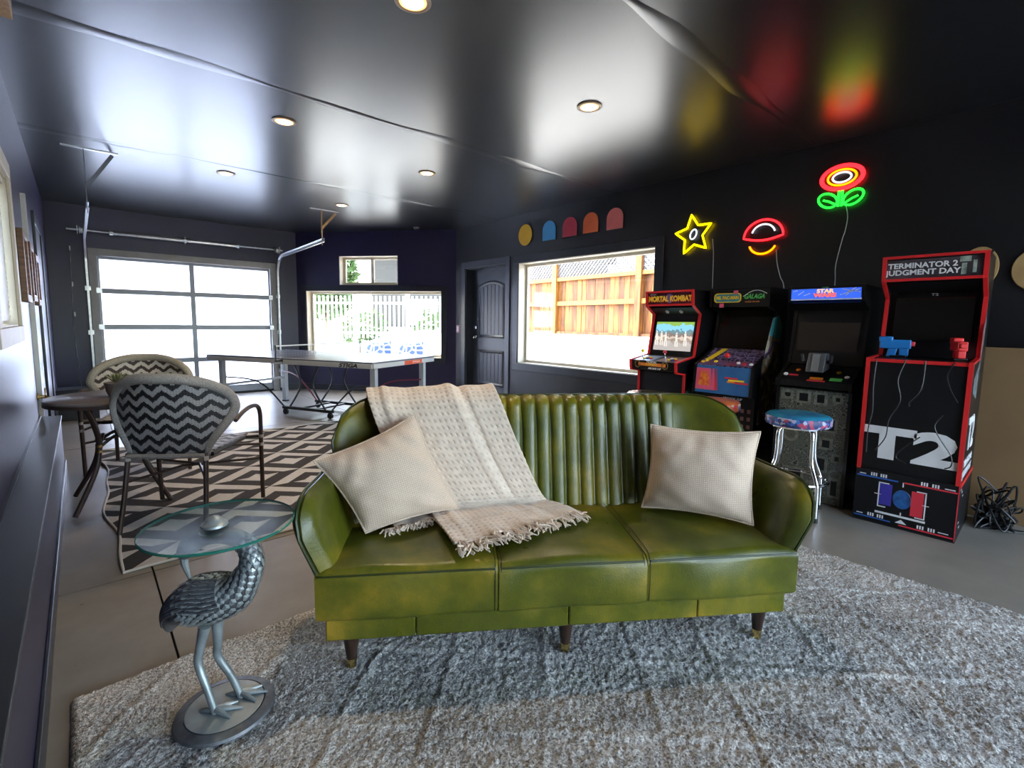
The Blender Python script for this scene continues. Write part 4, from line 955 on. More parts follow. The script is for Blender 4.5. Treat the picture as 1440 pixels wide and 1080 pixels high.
# ================================================================ table tennis table
M['tt_top'] = mk('blue grey table tennis top', (.11, .125, .17), .28, var=.05)
M['tt_frame'] = mk('silver grey frame', (.46, .47, .47), .4, metal=.2, var=.05)
M['tt_white'] = mk('white line', (.80, .80, .80), .5)
M['hose'] = mk('dark red cable', (.22, .03, .05), .4)
TL_, TW = 2.56, 1.28
tt = empty('table_tennis_table', (2.33, 6.31, 0), math.atan2(-.893, .45), 'silver and blue table tennis table with net and wheeled frame', 'table')
for s in (-1, 1):
    x0, x1 = (.004, TL_/2) if s > 0 else (-TL_/2, -.004)
    top = MB().box(x0, x1, -TW/2, TW/2, .742, .760).build('playing_top', M['tt_top'], tt, bevel=.002)
    e = x1 if s > 0 else x0
    mb = MB(); mb.box(x0, x1, -TW/2, -TW/2+.02, .7601, .7606); mb.box(x0, x1, TW/2-.02, TW/2, .7601, .7606); mb.box(min(e, e-s*.02), max(e, e-s*.02), -TW/2, TW/2, .7601, .7606); mb.box(x0, x1, -.0015, .0015, .7601, .7606)
    mb.build('white_line', M['tt_white'], top)
    for y in (-1, 1): MB().box(x0+.01, x1-.005, y*TW/2-.012+(-.006 if y > 0 else -.0), y*TW/2+.012+(0 if y > 0 else .006), .690, .742).build('side_apron', M['tt_frame'], tt, bevel=.004)
    MB().box(e-.014, e+.010, -TW/2+.01, TW/2-.01, .690, .742).build('end_apron', M['tt_frame'], tt, bevel=.004)
    for y in (-1, 1):
        MB().box(e-s*.09-.034, e-s*.09+.034, y*(TW/2-.14)-.028, y*(TW/2-.14)+.028, 0.004, .742).build('leg', M['tt_frame'], tt, bevel=.004)
        MB().box(e-s*.09-.036, e-s*.09+.036, y*(TW/2-.14)-.030, y*(TW/2-.14)+.030, 0, .02).build('foot', M['rubber'], tt)
    MB().bar((e-s*.09, -TW/2+.14, .36), (e-s*.09, TW/2-.14, .36), .03, .03).build('leg_crossbar', M['tt_frame'], tt)
    for y in (-1, 1):
        MB().tube(spline([(e-s*.09, y*(TW/2-.17), .46), (s*.75, y*.33, .40), (s*.38, y*.28, .10)], 8), .010, 7).build('folding_arm', M['hose'] if y > 0 else M['black'], tt, smooth=True)
        MB().tube(spline([(s*.30, y*.28, .09), (s*.10, y*.28, .40), (s*.22, y*.28, .69)], 8), .012, 7).build('frame_strut', M['black'], tt, smooth=True)
for y in (-.28, .28):
    MB().box(-.40, .40, y-.022, y+.022, .075, .110).build('base_beam', M['black'], tt, bevel=.004)
    for x in (-.36, .36):
        w = MB().lathe([(.012, -.014), (.036, -.014), (.038, 0), (.036, .014), (.012, .014)], 16).xform(Matrix.Translation((x, y, .038)) @ Matrix.Rotation(R(90), 4, 'X')).build('caster_wheel', M['black'], tt, smooth=True)
        MB().box(x-.012, x+.012, y-.022, y+.022, .035, .080).build('caster_fork', M['black'], w)
for x in (-.12, .12): MB().bar((x, -.28, .0925), (x, .28, .0925), .03, .02).build('base_crossbar', M['black'], tt)
nt_ = MB()
for k in range(34): nt_.bar((0, -TW/2-.10+k*(TW+.2)/33, .765), (0, -TW/2-.10+k*(TW+.2)/33, .90), .0012, .0012)
for k in range(5): nt_.bar((0, -TW/2-.1, .77+k*.027), (0, TW/2+.1, .77+k*.027), .0012, .0012)
nt_ = nt_.build('net_mesh', M['black'], tt); nt_['kind'] = 'stuff'
MB().box(-.003, .003, -TW/2-.1, TW/2+.1, .898, .912).build('net_tape', M['tt_white'], tt)
for y in (-1, 1):
    MB().tube([(0, y*(TW/2+.1), .72), (0, y*(TW/2+.1), .915)], .009, 8).build('net_post', M['black'], tt, smooth=True)
    MB().bar((0, y*(TW/2-.02), .732), (0, y*(TW/2+.105), .732), .03, .018).build('net_clamp', M['black'], tt)
TXT = (R(90), 0, R(0))
text('STIGA', .062, M['black'], tt, (TL_/2-.32, -TW/2-.0135, .715), (R(90), 0, 0), sx=1.5, shear=.25, bold=.002)
MB().box(TL_/2+.0098, TL_/2+.0108, -.05, .33, .693, .740).build('maker_plate', mk('red plate', (.55, .02, .02), .35, c2=(.60, .12, .02), vscale=4), tt)
text('STIGA', .03, M['tt_white'], tt, (TL_/2+.0112, .20, .716), (R(90), 0, R(90)), sx=2.0)
# ================================================================ arcade cabinets
M['cab'] = mk('black laminate', (.004, .004, .005), .32, spec=.35, var=.1)
M['cabm'] = mk('black cabinet panel', (.0045, .0045, .006), .45, spec=.3, var=.1)
M['red'] = mk('red edge moulding', (.62, .020, .022), .30)
M['screen'] = mk('unlit screen', (.010, .008, .007), .10, spec=.6)
M['w_print'] = mk('white print', (.72, .72, .74), .5)
M['grey_print'] = mk('grey print', (.42, .42, .44), .5)
M['y_print'] = mk('yellow print', (.85, .62, .03), .45)
M['o_print'] = mk('orange print', (.80, .22, .02), .45)
M['r_print'] = mk('red print', (.62, .03, .05), .45)
M['b_print'] = mk('blue print', (.02, .10, .42), .45)
M['g_print'] = mk('green print', (.10, .55, .12), .45)
M['p_print'] = mk('purple print', (.14, .07, .30), .45)
M['pk_print'] = mk('pink print', (.72, .10, .20), .45)
def cells(name, cols, scale, rough=.5, emit=0, stretch=None, feature='F1', metric='MANHATTAN'):
    """printed artwork: patches of flat colour"""
    m, n, l, b = nt(name); tc = n.new('ShaderNodeTexCoord'); src = tc.outputs['Object']
    if stretch: mp = n.new('ShaderNodeMapping'); mp.inputs['Scale'].default_value = stretch; l.new(src, mp.inputs[0]); src = mp.outputs[0]
    v = n.new('ShaderNodeTexVoronoi'); v.inputs['Scale'].default_value = scale; v.distance = metric; v.feature = feature; l.new(src, v.inputs['Vector'])
    s = n.new('ShaderNodeSeparateColor'); l.new(v.outputs['Color'], s.inputs[0])
    r = n.new('ShaderNodeValToRGB'); r.color_ramp.interpolation = 'CONSTANT'; e = r.color_ramp.elements; e[0].color = (*cols[0], 1); e[1].position = 1/len(cols); e[1].color = (*cols[1], 1)
    for k in range(2, len(cols)): q = e.new(k/len(cols)); q.color = (*cols[k], 1)
    l.new(s.outputs[0], r.inputs[0]); l.new(r.outputs[0], b.inputs['Base Color']); b.inputs['Roughness'].default_value = rough
    if emit: l.new(r.outputs[0], b.inputs['Emission Color']); b.inputs['Emission Strength'].default_value = emit
    return m
def edge_strip(P, x, w, t, closed=False):
    mb = MB()
    for a, b in zip(P[:-1], P[1:]):
        d = Vector((0, b[0]-a[0], b[1]-a[1])).normalized(); nrm = Vector((0, -d.z, d.y))
        mb.bar(Vector((x, a[0], a[1]))-d*t*.3, Vector((x, b[0], b[1]))+d*t*.3, w, t, up=nrm)
    return mb
def cabinet(name, loc, rz, w, prof, front, label, mould, topbars=()):
    c = empty(name, loc, rz, label, 'arcade machine')
    for s in (-1, 1):
        x0, x1 = (s*w/2-.016, s*w/2) if s > 0 else (s*w/2, s*w/2+.016)
        sp = MB().prism(prof, x0, x1, 'x').build('side_panel', M['cab'], c)
        edge_strip(front, (x0+x1)/2, .021, .012).build('edge_moulding', mould, sp)
    return c
def inner(c, w, segs, mat):   # panels between the sides, each (y0,z0,y1,z1,thickness)
    pass
def slab_between(w, y0, z0, y1, z1, t=.012, inset=.016):
    a, b = Vector((0, y0, z0)), Vector((0, y1, z1)); d = (b-a).normalized(); n = Vector((0, d.z, -d.y))*-1
    m = Matrix((Vector((1, 0, 0)), d, Vector((1, 0, 0)).cross(d))).transposed()
    return MB().obox((a+b)/2, (w-2*inset-.001, (b-a).length, t), m)
def tilt(y0, z0, y1, z1): return math.atan2(z1-z0, y1-y0)
def stick(parent, x, y, z, col, ball=.016):
    s = MB().tube([(x, y, z), (x, y-.004, z+.045)], .005, 8).build('joystick', M['chrome'], parent, smooth=True)
    MB().ball((x, y-.005, z+.055), ball).build('ball_top', col, s, smooth=True)
_bm = {}
def button(parent, x, y, z, col, a=0):
    if col.name not in _bm: _bm[col.name] = MB().lathe([(.015, 0), (.015, .006), (.011, .009), (.010, .007), (0, .007)], 14).mesh('button', col, 40)
    o = bpy.data.objects.new('button', _bm[col.name]); COL.objects.link(o); o.parent = parent; o.location = (x, y, z); o.rotation_euler = (a, 0, 0)
# ---------------- the red trimmed T2 cabinet
PF = [(.0, .335), (.0, 1.02), (.30, 1.035), (.355, 1.40), (.20, 1.50), (.185, 1.645)]
w = .48
t2 = cabinet('arcade_cabinet', (3.62, .527, 0), R(-90), w, PF+[(.58, 1.645), (.58, .335)], PF, 'black arcade cabinet with red edges and large T2 lettering', M['red'])
MB().box(-w/2+.016, w/2-.016, .012, .028, .335, 1.008).build('front_panel', M['cabm'], t2)
MB().box(-w/2+.016, w/2-.016, .0, .014, 1.002, 1.022).build('top_edge_bar', M['red'], t2)
MB().box(-w/2+.016, w/2-.016, .012, .34, 1.006, 1.024).build('gun_shelf', M['cab'], t2)
slab_between(w, .335, 1.026, .40, 1.43).build('screen_bezel', M['cab'], t2)
sc_ = slab_between(w-.07, .330, 1.13, .388, 1.40, .006).build('screen', M['screen'], t2); sc_.location = (0, -.006, 0)
slab_between(w, .25, 1.495, .40, 1.44).build('hood_panel', M['cabm'], t2)
mq = MB().box(-w/2+.016, w/2-.016, .200, .215, 1.50, 1.64).build('marquee', mk('dark marquee print', (.02, .016, .018), .25, c2=(.10, .08, .10), vscale=5), t2)
for z0, z1 in ((1.494, 1.510), (1.632, 1.648)): MB().box(-w/2+.014, w/2-.014, .178, .204, z0, z1).build('marquee_bar', M['red'], t2)
MB().box(-w/2+.016, w/2-.016, .19, .58, 1.625, 1.645).build('top_panel', M['cab'], t2); MB().box(-w/2+.016, w/2-.016, .565, .58, .335, 1.63).build('back_panel', M['cab'], t2)
text('TERMINATOR 2', .044, M['w_print'], t2, (-.215, .1985, 1.587), (R(90), 0, 0), sx=1.06, align='LEFT', bold=.0012)
text('JUDGMENT DAY', .044, M['w_print'], t2, (-.222, .1985, 1.546), (R(90), 0, 0), sx=1.06, align='LEFT', bold=.0012)
mb = MB()
for x0, x1, z0, z1 in ((.118, .166, 1.594, 1.626), (.128, .150, 1.522, 1.586), (.176, .192, 1.53, 1.60)): mb.box(x0, x1, .1975, .1995, z0, z1)
mb.build('marquee_artwork', mk('pale green art patch', (.45, .52, .44), .5, c2=(.10, .14, .11), vscale=30), t2)
text('T2', .255, M['w_print'], t2, (-.002, .0105, .50), (R(90), 0, 0), sx=1.62, bold=.012)
text('T2', .26, M['w_print'], t2, (w/2+.0015, .235, .60), (R(90), 0, R(90)), sx=1.0, bold=.008)
text('TERMINATOR 2', .052, M['w_print'], t2, (w/2+.0015, .23, .445), (R(90), 0, R(90)), sx=1.0, bold=.002)
text('JUDGMENT DAY', .052, M['w_print'], t2, (w/2+.0015, .23, .385), (R(90), 0, R(90)), sx=1.0, bold=.002)
text('T2', .022, M['grey_print'], t2, (0, .372, 1.418), (R(80), 0, 0), sx=1.5)
MB().prism([(.08, .85), (.30, .80), (.34, 1.0), (.42, 1.25), (.36, 1.35), (.40, 1.40), (.30, 1.2), (.28, 1.0), (.10, .93)], w/2, w/2+.0012, 'x').build('side_artwork', mk('dull side art', (.16, .19, .18), .5, c2=(.04, .05, .08), vscale=14), t2)
rs = MB().box(-.243, .243, -.004, .57, 0.006, .335).build('riser', M['cabm'], t2, bevel=.002)
MB().box(w/2-.0, w/2+.005, .0, .57, .318, .345).build('riser_trim', M['red'], rs); MB().box(-.243, .243, .0, .56, 0, .006).build('riser_feet', M['rubber'], rs)
def prints(mat, rects, y, name='printed_graphic', par=rs):
    if len(rects) <= 6:
        for x0, x1, z0, z1 in rects: MB().box(x0, x1, y-.0012, y+.0005, z0, z1).build(name, mat, par)
        return
    mb = MB()
    for x0, x1, z0, z1 in rects: mb.box(x0, x1, y-.0012, y+.0005, z0, z1)
    o = mb.build(name, mat, par); o['kind'] = 'stuff'; return o
yp = -.0045
prints(M['b_print'], [(-.235, -.03, .286, .294), (-.235, -.05, .030, .037)], yp); prints(M['r_print'], [(.0, .235, .286, .294), (-.01, .235, .022, .030), (.038, .095, .10, .25), (.238, .2425, .01, .33)], yp)
prints(mk('indigo print', (.04, .03, .30), .5), [(-.115, -.055, .13, .262)], yp)
wr = [(-.222, -.19, .300, .305), (.18, .225, .300, .305), (-.222, -.19, .046, .051), (.17, .215, .040, .045), (-.13, .11, .073, .085), (-.122, -.116, .12, .265), (-.122, -.07, .262, .268), (-.122, -.08, .114, .120), (.10, .106, .095, .255), (.06, .106, .25, .256), (.06, .106, .092, .098), (-.008, -.002, .262, .29), (-.008, -.002, .088, .105), (-.14, -.105, .19, .194), (.088, .12, .176, .180)]
for x in (-.165, -.153, -.141, -.117, -.105, -.093): wr.append((x, x+.007, .298, .318))
for x in (.075, .087, .099, .125, .137, .149): wr.append((x, x+.007, .296, .316))
for x in (-.165, -.153, -.141, -.117, -.105, -.093): wr.append((x, x+.007, .042, .062))
for x in (.075, .087, .099, .125, .137, .149): wr.append((x, x+.007, .034, .054))
prints(M['w_print'], wr, yp)
MB().prism([(-.028, .038), (.028, .038), (.0, .062)], yp-.0012, yp, 'y').build('printed_graphic', M['w_print'], rs)
MB().lathe([(0, 0), (.05, 0), (.048, .002), (0, .002)], 24, sx=.9, sy=1.15).xform(Matrix.Translation((-.005, yp, .185)) @ Matrix.Rotation(R(90), 4, 'X')).build('printed_disc', mk('blue art disc', (.02, .14, .45), .4, c2=(.01, .02, .06), vscale=22), rs)
sg = [(.243, .02, .30), (.243, .08, .275), (.243, .14, .24), (.243, .05, .10), (.243, .10, .06)]
for _, y, z in sg: MB().box(.2430, .2442, y, y+.04, z, z+.008).build('side_mark', M['grey_print'], rs)
def gun(x, mat, rzd, label):
    g = empty('light_gun', t2.matrix_basis @ Vector((x, .20, 1.025)), R(-90)+R(rzd), label, 'toy gun', 'light guns on the arcade shelf')
    b = MB().box(-.085, .070, -.022, .022, .055, .110).build('barrel', mat, g, bevel=.006)
    MB().box(.030, .088, -.016, .016, .072, .100).build('muzzle', M['r_print'] if rzd > -30 else mat, b, bevel=.004)
    MB().box(-.09, -.02, -.024, .024, .095, .130).build('receiver', mat, g, bevel=.006)
    MB().obox((-.02, 0, .04), (.045, .034, .085), Matrix.Rotation(R(12), 3, 'Y')).build('grip', mat, g, bevel=.006)
    MB().box(.012, .060, -.018, .018, .012, .060).build('magazine', mat, g, bevel=.005)
    MB().box(-.03, .05, -.03, .03, 0.0, .014).build('cradle', M['cab'], g, bevel=.003)
    MB().tube([(.02, -.004, .06), (.028, -.004, .042), (.022, -.004, .028)], .003, 6).build('trigger', M['black'], g)
M['gunb'] = mk('blue plastic', (.015, .17, .50), .35); M['gunr'] = mk('red plastic', (.70, .018, .022), .35)
t2.matrix_basis = Matrix.Translation((3.62, .527, 0)) @ Matrix.Rotation(R(-90), 4, 'Z')
gun(-.135, M['gunb'], 8, 'blue plastic light gun on the T2 cabinet shelf'); gun(.155, M['gunr'], -70, 'red plastic light gun on the T2 cabinet shelf')
rd = random.Random(8)
for k, pts in enumerate(([(-.19, 0, 1.015), (-.192, -.012, .85), (-.185, -.014, .70), (-.20, -.012, .58), (-.198, -.012, .44)], [(-.05, 0, 1.02), (-.075, -.018, .90), (-.055, -.02, .78), (-.10, -.016, .66), (-.11, -.014, .55), (-.155, -.012, .46)],
        [(.04, 0, 1.02), (.035, -.02, .86), (-.01, -.018, .78), (-.012, -.014, .75)], [(.165, 0, 1.02), (.14, -.018, .95), (.16, -.02, .87), (.195, -.016, .80)], [(.14, -.014, .72), (.11, -.018, .66), (.13, -.02, .60), (.19, -.018, .50), (.195, -.016, .44), (.17, -.014, .42)],
        [(.05, -.014, .58), (-.02, -.018, .50), (-.05, -.018, .44), (.0, -.016, .41)])):
    MB().tube(spline(pts, 6), .0032, 6).build('gun_cable', M['black'], t2, smooth=True)
# ---------------- Mortal Kombat cabinet
w = .48
PF = [(.03, .0), (.03, .80), (-.085, .815), (-.095, .900), (.155, .945), (.215, 1.30), (.105, 1.375), (.095, 1.500)]
mkc = cabinet('arcade_cabinet', (3.715, 2.262, 0), R(-95), w, PF+[(.55, 1.50), (.55, 0)], PF, 'arcade cabinet with red edges and Mortal Kombat marquee by the window', M['red'])
MB().box(-w/2+.016, w/2-.016, .040, .055, .0, .80).build('front_panel', M['cabm'], mkc)
dk = MB().prism([(-.075, .818), (-.085, .898), (.15, .942), (.16, .90), (.05, .805)], -w/2+.016, w/2-.016, 'x').build('control_deck', M['cabm'], mkc)
a = tilt(-.085, .898, .15, .942)
def deck_top(x, y): return .900+(y+.085)*math.tan(a)+.0005
mb = MB()
for x0, x1, m_ in ((-.215, -.02, 'b'),): mb.add([(x0, -.075, deck_top(0, -.075)), (x1, -.075, deck_top(0, -.075)), (x1, .10, deck_top(0, .10)), (x0, .10, deck_top(0, .10))], [(0, 1, 2, 3)])
mb.build('deck_print', mk('pale blue deck print', (.10, .22, .50), .3, c2=(.30, .42, .62), vscale=9), dk)
MB().add([(.02, -.075, deck_top(0, -.075)), (.215, -.075, deck_top(0, -.075)), (.215, .10, deck_top(0, .10)), (.02, .10, deck_top(0, .10))], [(0, 1, 2, 3)]).build('deck_print', mk('dark red deck print', (.20, .03, .03), .3, c2=(.06, .03, .05), vscale=9), dk)
for x, col in ((-.15, M['y_print']), (.10, M['r_print'])):
    stick(dk, x-.045 if x < 0 else x-.06, .03, deck_top(0, .03), M['r_print'] if x > 0 else M['y_print'])
    for q in range(5): button(dk, x+.015+.034*(q % 3), -.02+.04*(q // 3), deck_top(0, -.02+.04*(q // 3)), [M['y_print'], M['b_print'], M['r_print'], M['w_print'], M['y_print']][q], a)
mb = MB().box(-.15, .13, -.0870, -.0845, .855, .882); mb.build('deck_banner', M['o_print'], mkc)
for x in (-.155, .125): MB().lathe([(.022, 0), (.033, 0), (.033, .004), (.022, .004)], 24, caps=False).xform(Matrix.Translation((x, -.084, .868)) @ Matrix.Rotation(R(90), 4, 'X')).build('round_emblem', M['brass'], mkc, smooth=40)
text('MORTAL', .024, M['w_print'], mkc, (-.01, -.088, .889), (R(90), 0, 0), sx=1.1)
text('KOMBAT', .024, M['y_print'], mkc, (-.01, -.088, .868), (R(90), 0, 0), sx=1.2)
text('ARCADE 1UP', .022, M['w_print'], mkc, (.02, -.087, .836), (R(90), 0, 0), sx=1.0, shear=.2, bold=.0006)
slab_between(w, .165, .935, .235, 1.30).build('screen_bezel', M['cab'], mkc)
def game_screen():
    m, n, l, b = nt('lit game picture'); tc = n.new('ShaderNodeTexCoord'); sp = n.new('ShaderNodeSeparateXYZ'); l.new(tc.outputs['Object'], sp.inputs[0])
    t = n.new('ShaderNodeTexNoise'); t.inputs['Scale'].default_value = 26; t.inputs['Detail'].default_value = 3; l.new(tc.outputs['Object'], t.inputs['Vector'])
    mr = n.new('ShaderNodeMapRange'); mr.inputs[1].default_value = .985; mr.inputs[2].default_value = 1.235; l.new(sp.outputs[2], mr.inputs[0])
    ad = n.new('ShaderNodeMath'); ad.operation = 'MULTIPLY_ADD'; ad.inputs[1].default_value = .36; l.new(t.outputs['Fac'], ad.inputs[0]); sb = n.new('ShaderNodeMath'); sb.operation = 'SUBTRACT'; sb.inputs[1].default_value = .18; l.new(mr.outputs[0], sb.inputs[0]); l.new(sb.outputs[0], ad.inputs[2])
    r = n.new('ShaderNodeValToRGB'); r.color_ramp.interpolation = 'CONSTANT'; e = r.color_ramp.elements; e[0].color = (.30, .28, .27, 1); e[1].position = .30; e[1].color = (.22, .18, .15, 1)
    for p, c in ((.40, (.42, .35, .30)), (.50, (.16, .12, .11)), (.60, (.10, .17, .19)), (.70, (.16, .40, .62)), (.90, (.18, .30, .06))): q = e.new(p); q.color = (*c, 1)
    l.new(ad.outputs[0], r.inputs[0]); l.new(r.outputs[0], b.inputs['Base Color']); l.new(r.outputs[0], b.inputs['Emission Color']); b.inputs['Emission Strength'].default_value = .22; b.inputs['Roughness'].default_value = .2; return m
scr = slab_between(w-.07, .170, .985, .218, 1.235, .006).build('screen', game_screen(), mkc); scr.location = (0, -.008, 0)
pc = MB()
for x, z in ((-.055, 1.02), (.055, 1.02), (-.15, 1.03), (.14, 1.03), (-.10, 1.03)):
    y = .170+(z-.985)*.192-.014; pc.box(x-.010, x+.010, y, y+.001, z+.045, z+.105); pc.box(x-.016, x-.005, y, y+.001, z, z+.048); pc.box(x+.004, x+.014, y, y+.001, z, z+.048); pc.box(x-.005, x+.007, y, y+.001, z+.108, z+.124)
pc.build('screen_figures', mk('screen figure', (.5, .48, .45), .4, emit=(.6, .57, .52), estr=.18), scr)['kind'] = 'stuff'
slab_between(w, .235, 1.30, .155, 1.362).build('speaker_panel', M['cab'], mkc)
for x in (-.07, .07): MB().lathe([(0, 0), (.018, 0), (.018, .004), (0, .004)], 16).xform(Matrix.Translation((x, .185, 1.325)) @ Matrix.Rotation(R(130), 4, 'X')).build('speaker', M['grey_print'], mkc)
MB().box(-w/2+.016, w/2-.016, .108, .122, 1.385, 1.490).build('marquee', mk('marquee print', (.03, .01, .012), .25, c2=(.16, .02, .05), vscale=8), mkc)
for z0, z1 in ((1.372, 1.388), (1.486, 1.503)): MB().box(-w/2+.014, w/2-.014, .090, .112, z0, z1).build('marquee_bar', M['red'], mkc)
text('MORTAL KOMBAT', .062, M['y_print'], mkc, (0, .1065, 1.434), (R(90), 0, 0), sx=.84, bold=.0016)
text('MORTAL KOMBAT', .062, M['o_print'], mkc, (.003, .1075, 1.428), (R(90), 0, 0), sx=.84, bold=.002)
text('MIDWAY', .016, M['w_print'], mkc, (-.17, .1068, 1.474), (R(90), 0, 0))
MB().lathe([(0, 0), (.040, 0), (.040, .001), (0, .001)], 24).xform(Matrix.Translation((0, .1085, 1.437)) @ Matrix.Rotation(R(90), 4, 'X')).build('round_emblem', M['p_print'], mkc)
MB().box(-w/2+.016, w/2-.016, .10, .55, 1.482, 1.50).build('top_panel', M['cab'], mkc); MB().box(-w/2+.016, w/2-.016, .535, .55, 0, 1.49).build('back_panel', M['cab'], mkc)
MB().prism(arc(.16, .62, .11, 0, 360, 20)[:-1], w/2, w/2+.0012, 'x').build('side_artwork', mk('teal side art', (.10, .22, .24), .4, c2=(.02, .04, .05), vscale=16), mkc)
# ---------------- Ms. Pac-Man / Galaga cabinet
w = .465
PF = [(.03, 0), (.03, .66), (-.035, .672), (-.015, .893), (.28, 1.02), (.34, 1.33), (.19, 1.365), (.185, 1.508)]
gc = cabinet('arcade_cabinet', (3.745, 1.708, 0), R(-90), w, PF+[(.56, 1.508), (.56, 0)], PF, 'black arcade cabinet with blue control panel and twin game logos', M['cab'])
MB().box(-w/2+.016, w/2-.016, .040, .055, 0, .66).build('front_panel', M['cabm'], gc)
cp = slab_between(w, -.024, .675, -.006, .890, .014).build('control_front', mk('blue panel print', (.03, .16, .40), .35, c2=(.02, .10, .28), vscale=6), gc)
yy = lambda z: -.024+(z-.675)*.0837-.0085
for x0, x1, m_ in ((-.205, -.075, 'pk_print'), (-.068, -.050, 'pk_print'), (-.045, -.030, 'r_print')):
    MB().add([(x0-.01, yy(.70), .70), (x1-.0, yy(.70), .70), (x1-.02, yy(.87), .87), (x0-.015, yy(.87), .87)], [(0, 1, 2, 3)]).build('panel_print', M[m_], cp)
MB().prism([(-.19, .715), (-.10, .715), (-.105, .80), (-.125, .845), (-.165, .845), (-.185, .80)], yy(.78)-.004, yy(.78)-.002, 'y').build('panel_print', mk('orange flame print', (.85, .35, .03), .4, c2=(.65, .05, .03), vscale=30), cp)
for x0, x1, z0, z1, m_ in ((.02, .12, .80, .812, 'r_print'), (.05, .17, .782, .796, 'y_print'), (.10, .20, .765, .778, 'r_print'), (.04, .10, .770, .782, 'o_print')): MB().box(x0, x1, yy(.79)-.003, yy(.79)-.001, z0, z1).build('panel_print', M[m_], cp)
text('ARCADE 1UP', .026, M['w_print'], gc, (.06, .035, .640), (R(90), 0, 0), shear=.2, bold=.0008)
def maze():
    m, n, l, b = nt('maze print'); tc = n.new('ShaderNodeTexCoord'); v = n.new('ShaderNodeTexVoronoi'); v.inputs['Scale'].default_value = 26; v.feature = 'DISTANCE_TO_EDGE'; v.inputs['Randomness'].default_value = .8; l.new(tc.outputs['Object'], v.inputs['Vector'])
    r = n.new('ShaderNodeValToRGB'); r.color_ramp.interpolation = 'CONSTANT'; r.color_ramp.elements[0].color = (.24, .19, .40, 1); r.color_ramp.elements[1].position = .09; r.color_ramp.elements[1].color = (.015, .012, .03, 1)
    l.new(v.outputs['Distance'], r.inputs[0]); l.new(r.outputs[0], b.inputs['Base Color']); b.inputs['Roughness'].default_value = .3; return m
dk = slab_between(w, -.008, .889, .29, 1.015, .012).build('control_deck', maze(), gc)
a = tilt(-.008, .889, .29, 1.015); dz = lambda y: .889+(y+.008)*math.tan(a)+.0075
MB().add([(-.215, .0, dz(.0)), (-.16, .0, dz(0)), (-.10, .28, dz(.28)), (-.145, .28, dz(.28))], [(0, 1, 2, 3)]).build('deck_print', M['y_print'], dk)
MB().add([(-.216, .0, dz(.0)+.0006), (.216, .0, dz(0)+.0006), (.216, .075, dz(.075)+.0006), (-.216, .075, dz(.075)+.0006)], [(0, 1, 2, 3)]).build('deck_print', mk('blue red deck print', (.03, .12, .32), .3, c2=(.30, .04, .05), vscale=7), dk)
stick(dk, .0, .05, dz(.05), M['gunr'], .021)
for x, y, m_ in ((-.19, .035, 'y_print'), (-.165, .055, 'y_print'), (-.09, .05, 'y_print'), (.09, .045, 'w_print'), (.14, .03, 'r_print'), (.19, .035, 'w_print')): button(dk, x, y, dz(y), M[m_], a)
slab_between(w, .29, 1.02, .37, 1.34).build('screen', M['screen'], gc)
MB().box(-w/2+.016, w/2-.016, .198, .212, 1.36, 1.505).build('marquee', M['cab'], gc)
def capsule(x0, x1, z0, z1, y, mat, name='logo_plate', par=gc):
    r_ = (z1-z0)/2*.7; p = arc(x1-r_, z1-r_, r_, 0, 90, 5)+arc(x0+r_, z1-r_, r_, 90, 180, 5)+arc(x0+r_, z0+r_, r_, 180, 270, 5)+arc(x1-r_, z0+r_, r_, 270, 360, 5)
    return MB().prism(p, y-.001, y, 'y').build(name, mat, par)
capsule(-.205, .015, 1.395, 1.470, .1975, M['y_print']); capsule(-.195, .005, 1.402, 1.463, .1963, mk('teal logo print', (.05, .28, .36), .4, c2=(.03, .16, .26), vscale=20))
text('MS. PAC-MAN', .038, M['y_print'], gc, (-.095, .194, 1.432), (R(90), 0, 0), sx=.78, bold=.0015)
for x, z in ((-.03, 1.480), (-.14, 1.372)): MB().box(x-.018, x+.018, .1955, .1965, z-.016, z+.016).build('logo_tile', M['pk_print'], gc)
text('GALAGA', .050, M['g_print'], gc, (.112, .196, 1.438), (R(90), 0, R(0)), sx=.78, shear=.35, bold=.0015)
MB().tube([(.03+.19*k/20, .1955, 1.44+.04*math.sin(PI*k/20)+.012*k/20) for k in range(21)], .003, 5).build('logo_swoosh', M['w_print'], gc)
text('CLASSIC ARCADE', .014, M['o_print'], gc, (.10, .196, 1.398), (R(90), 0, 0))
MB().box(-w/2+.016, w/2-.016, .19, .56, 1.49, 1.508).build('top_panel', M['cab'], gc); MB().box(-w/2+.016, w/2-.016, .545, .56, 0, 1.495).build('back_panel', M['cab'], gc)
art = cells('side art patches', [(.30, .20, .10), (.10, .06, .16), (.42, .36, .26), (.16, .10, .05), (.24, .07, .20), (.08, .08, .05)], 22)
MB().prism([(.10, .45), (.42, .45), (.44, .95), (.47, 1.20), (.40, 1.30), (.28, 1.27), (.20, 1.10), (.12, .90)], w/2, w/2+.0012, 'x').build('side_artwork', art, gc)
MB().prism([(.22, 1.14), (.45, 1.10), (.47, 1.20), (.40, 1.30), (.28, 1.27)], w/2+.0012, w/2+.0022, 'x').build('side_artwork', mk('turquoise art', (.08, .42, .48), .4, c2=(.04, .22, .26), vscale=10), gc)
prints(mk('front dots', (.24, .12, .11), .5), [(-.02+.05*i, .005+.05*i, .30+.06*j, .33+.06*j) for i in range(5) for j in range(5)], .0395, par=gc)
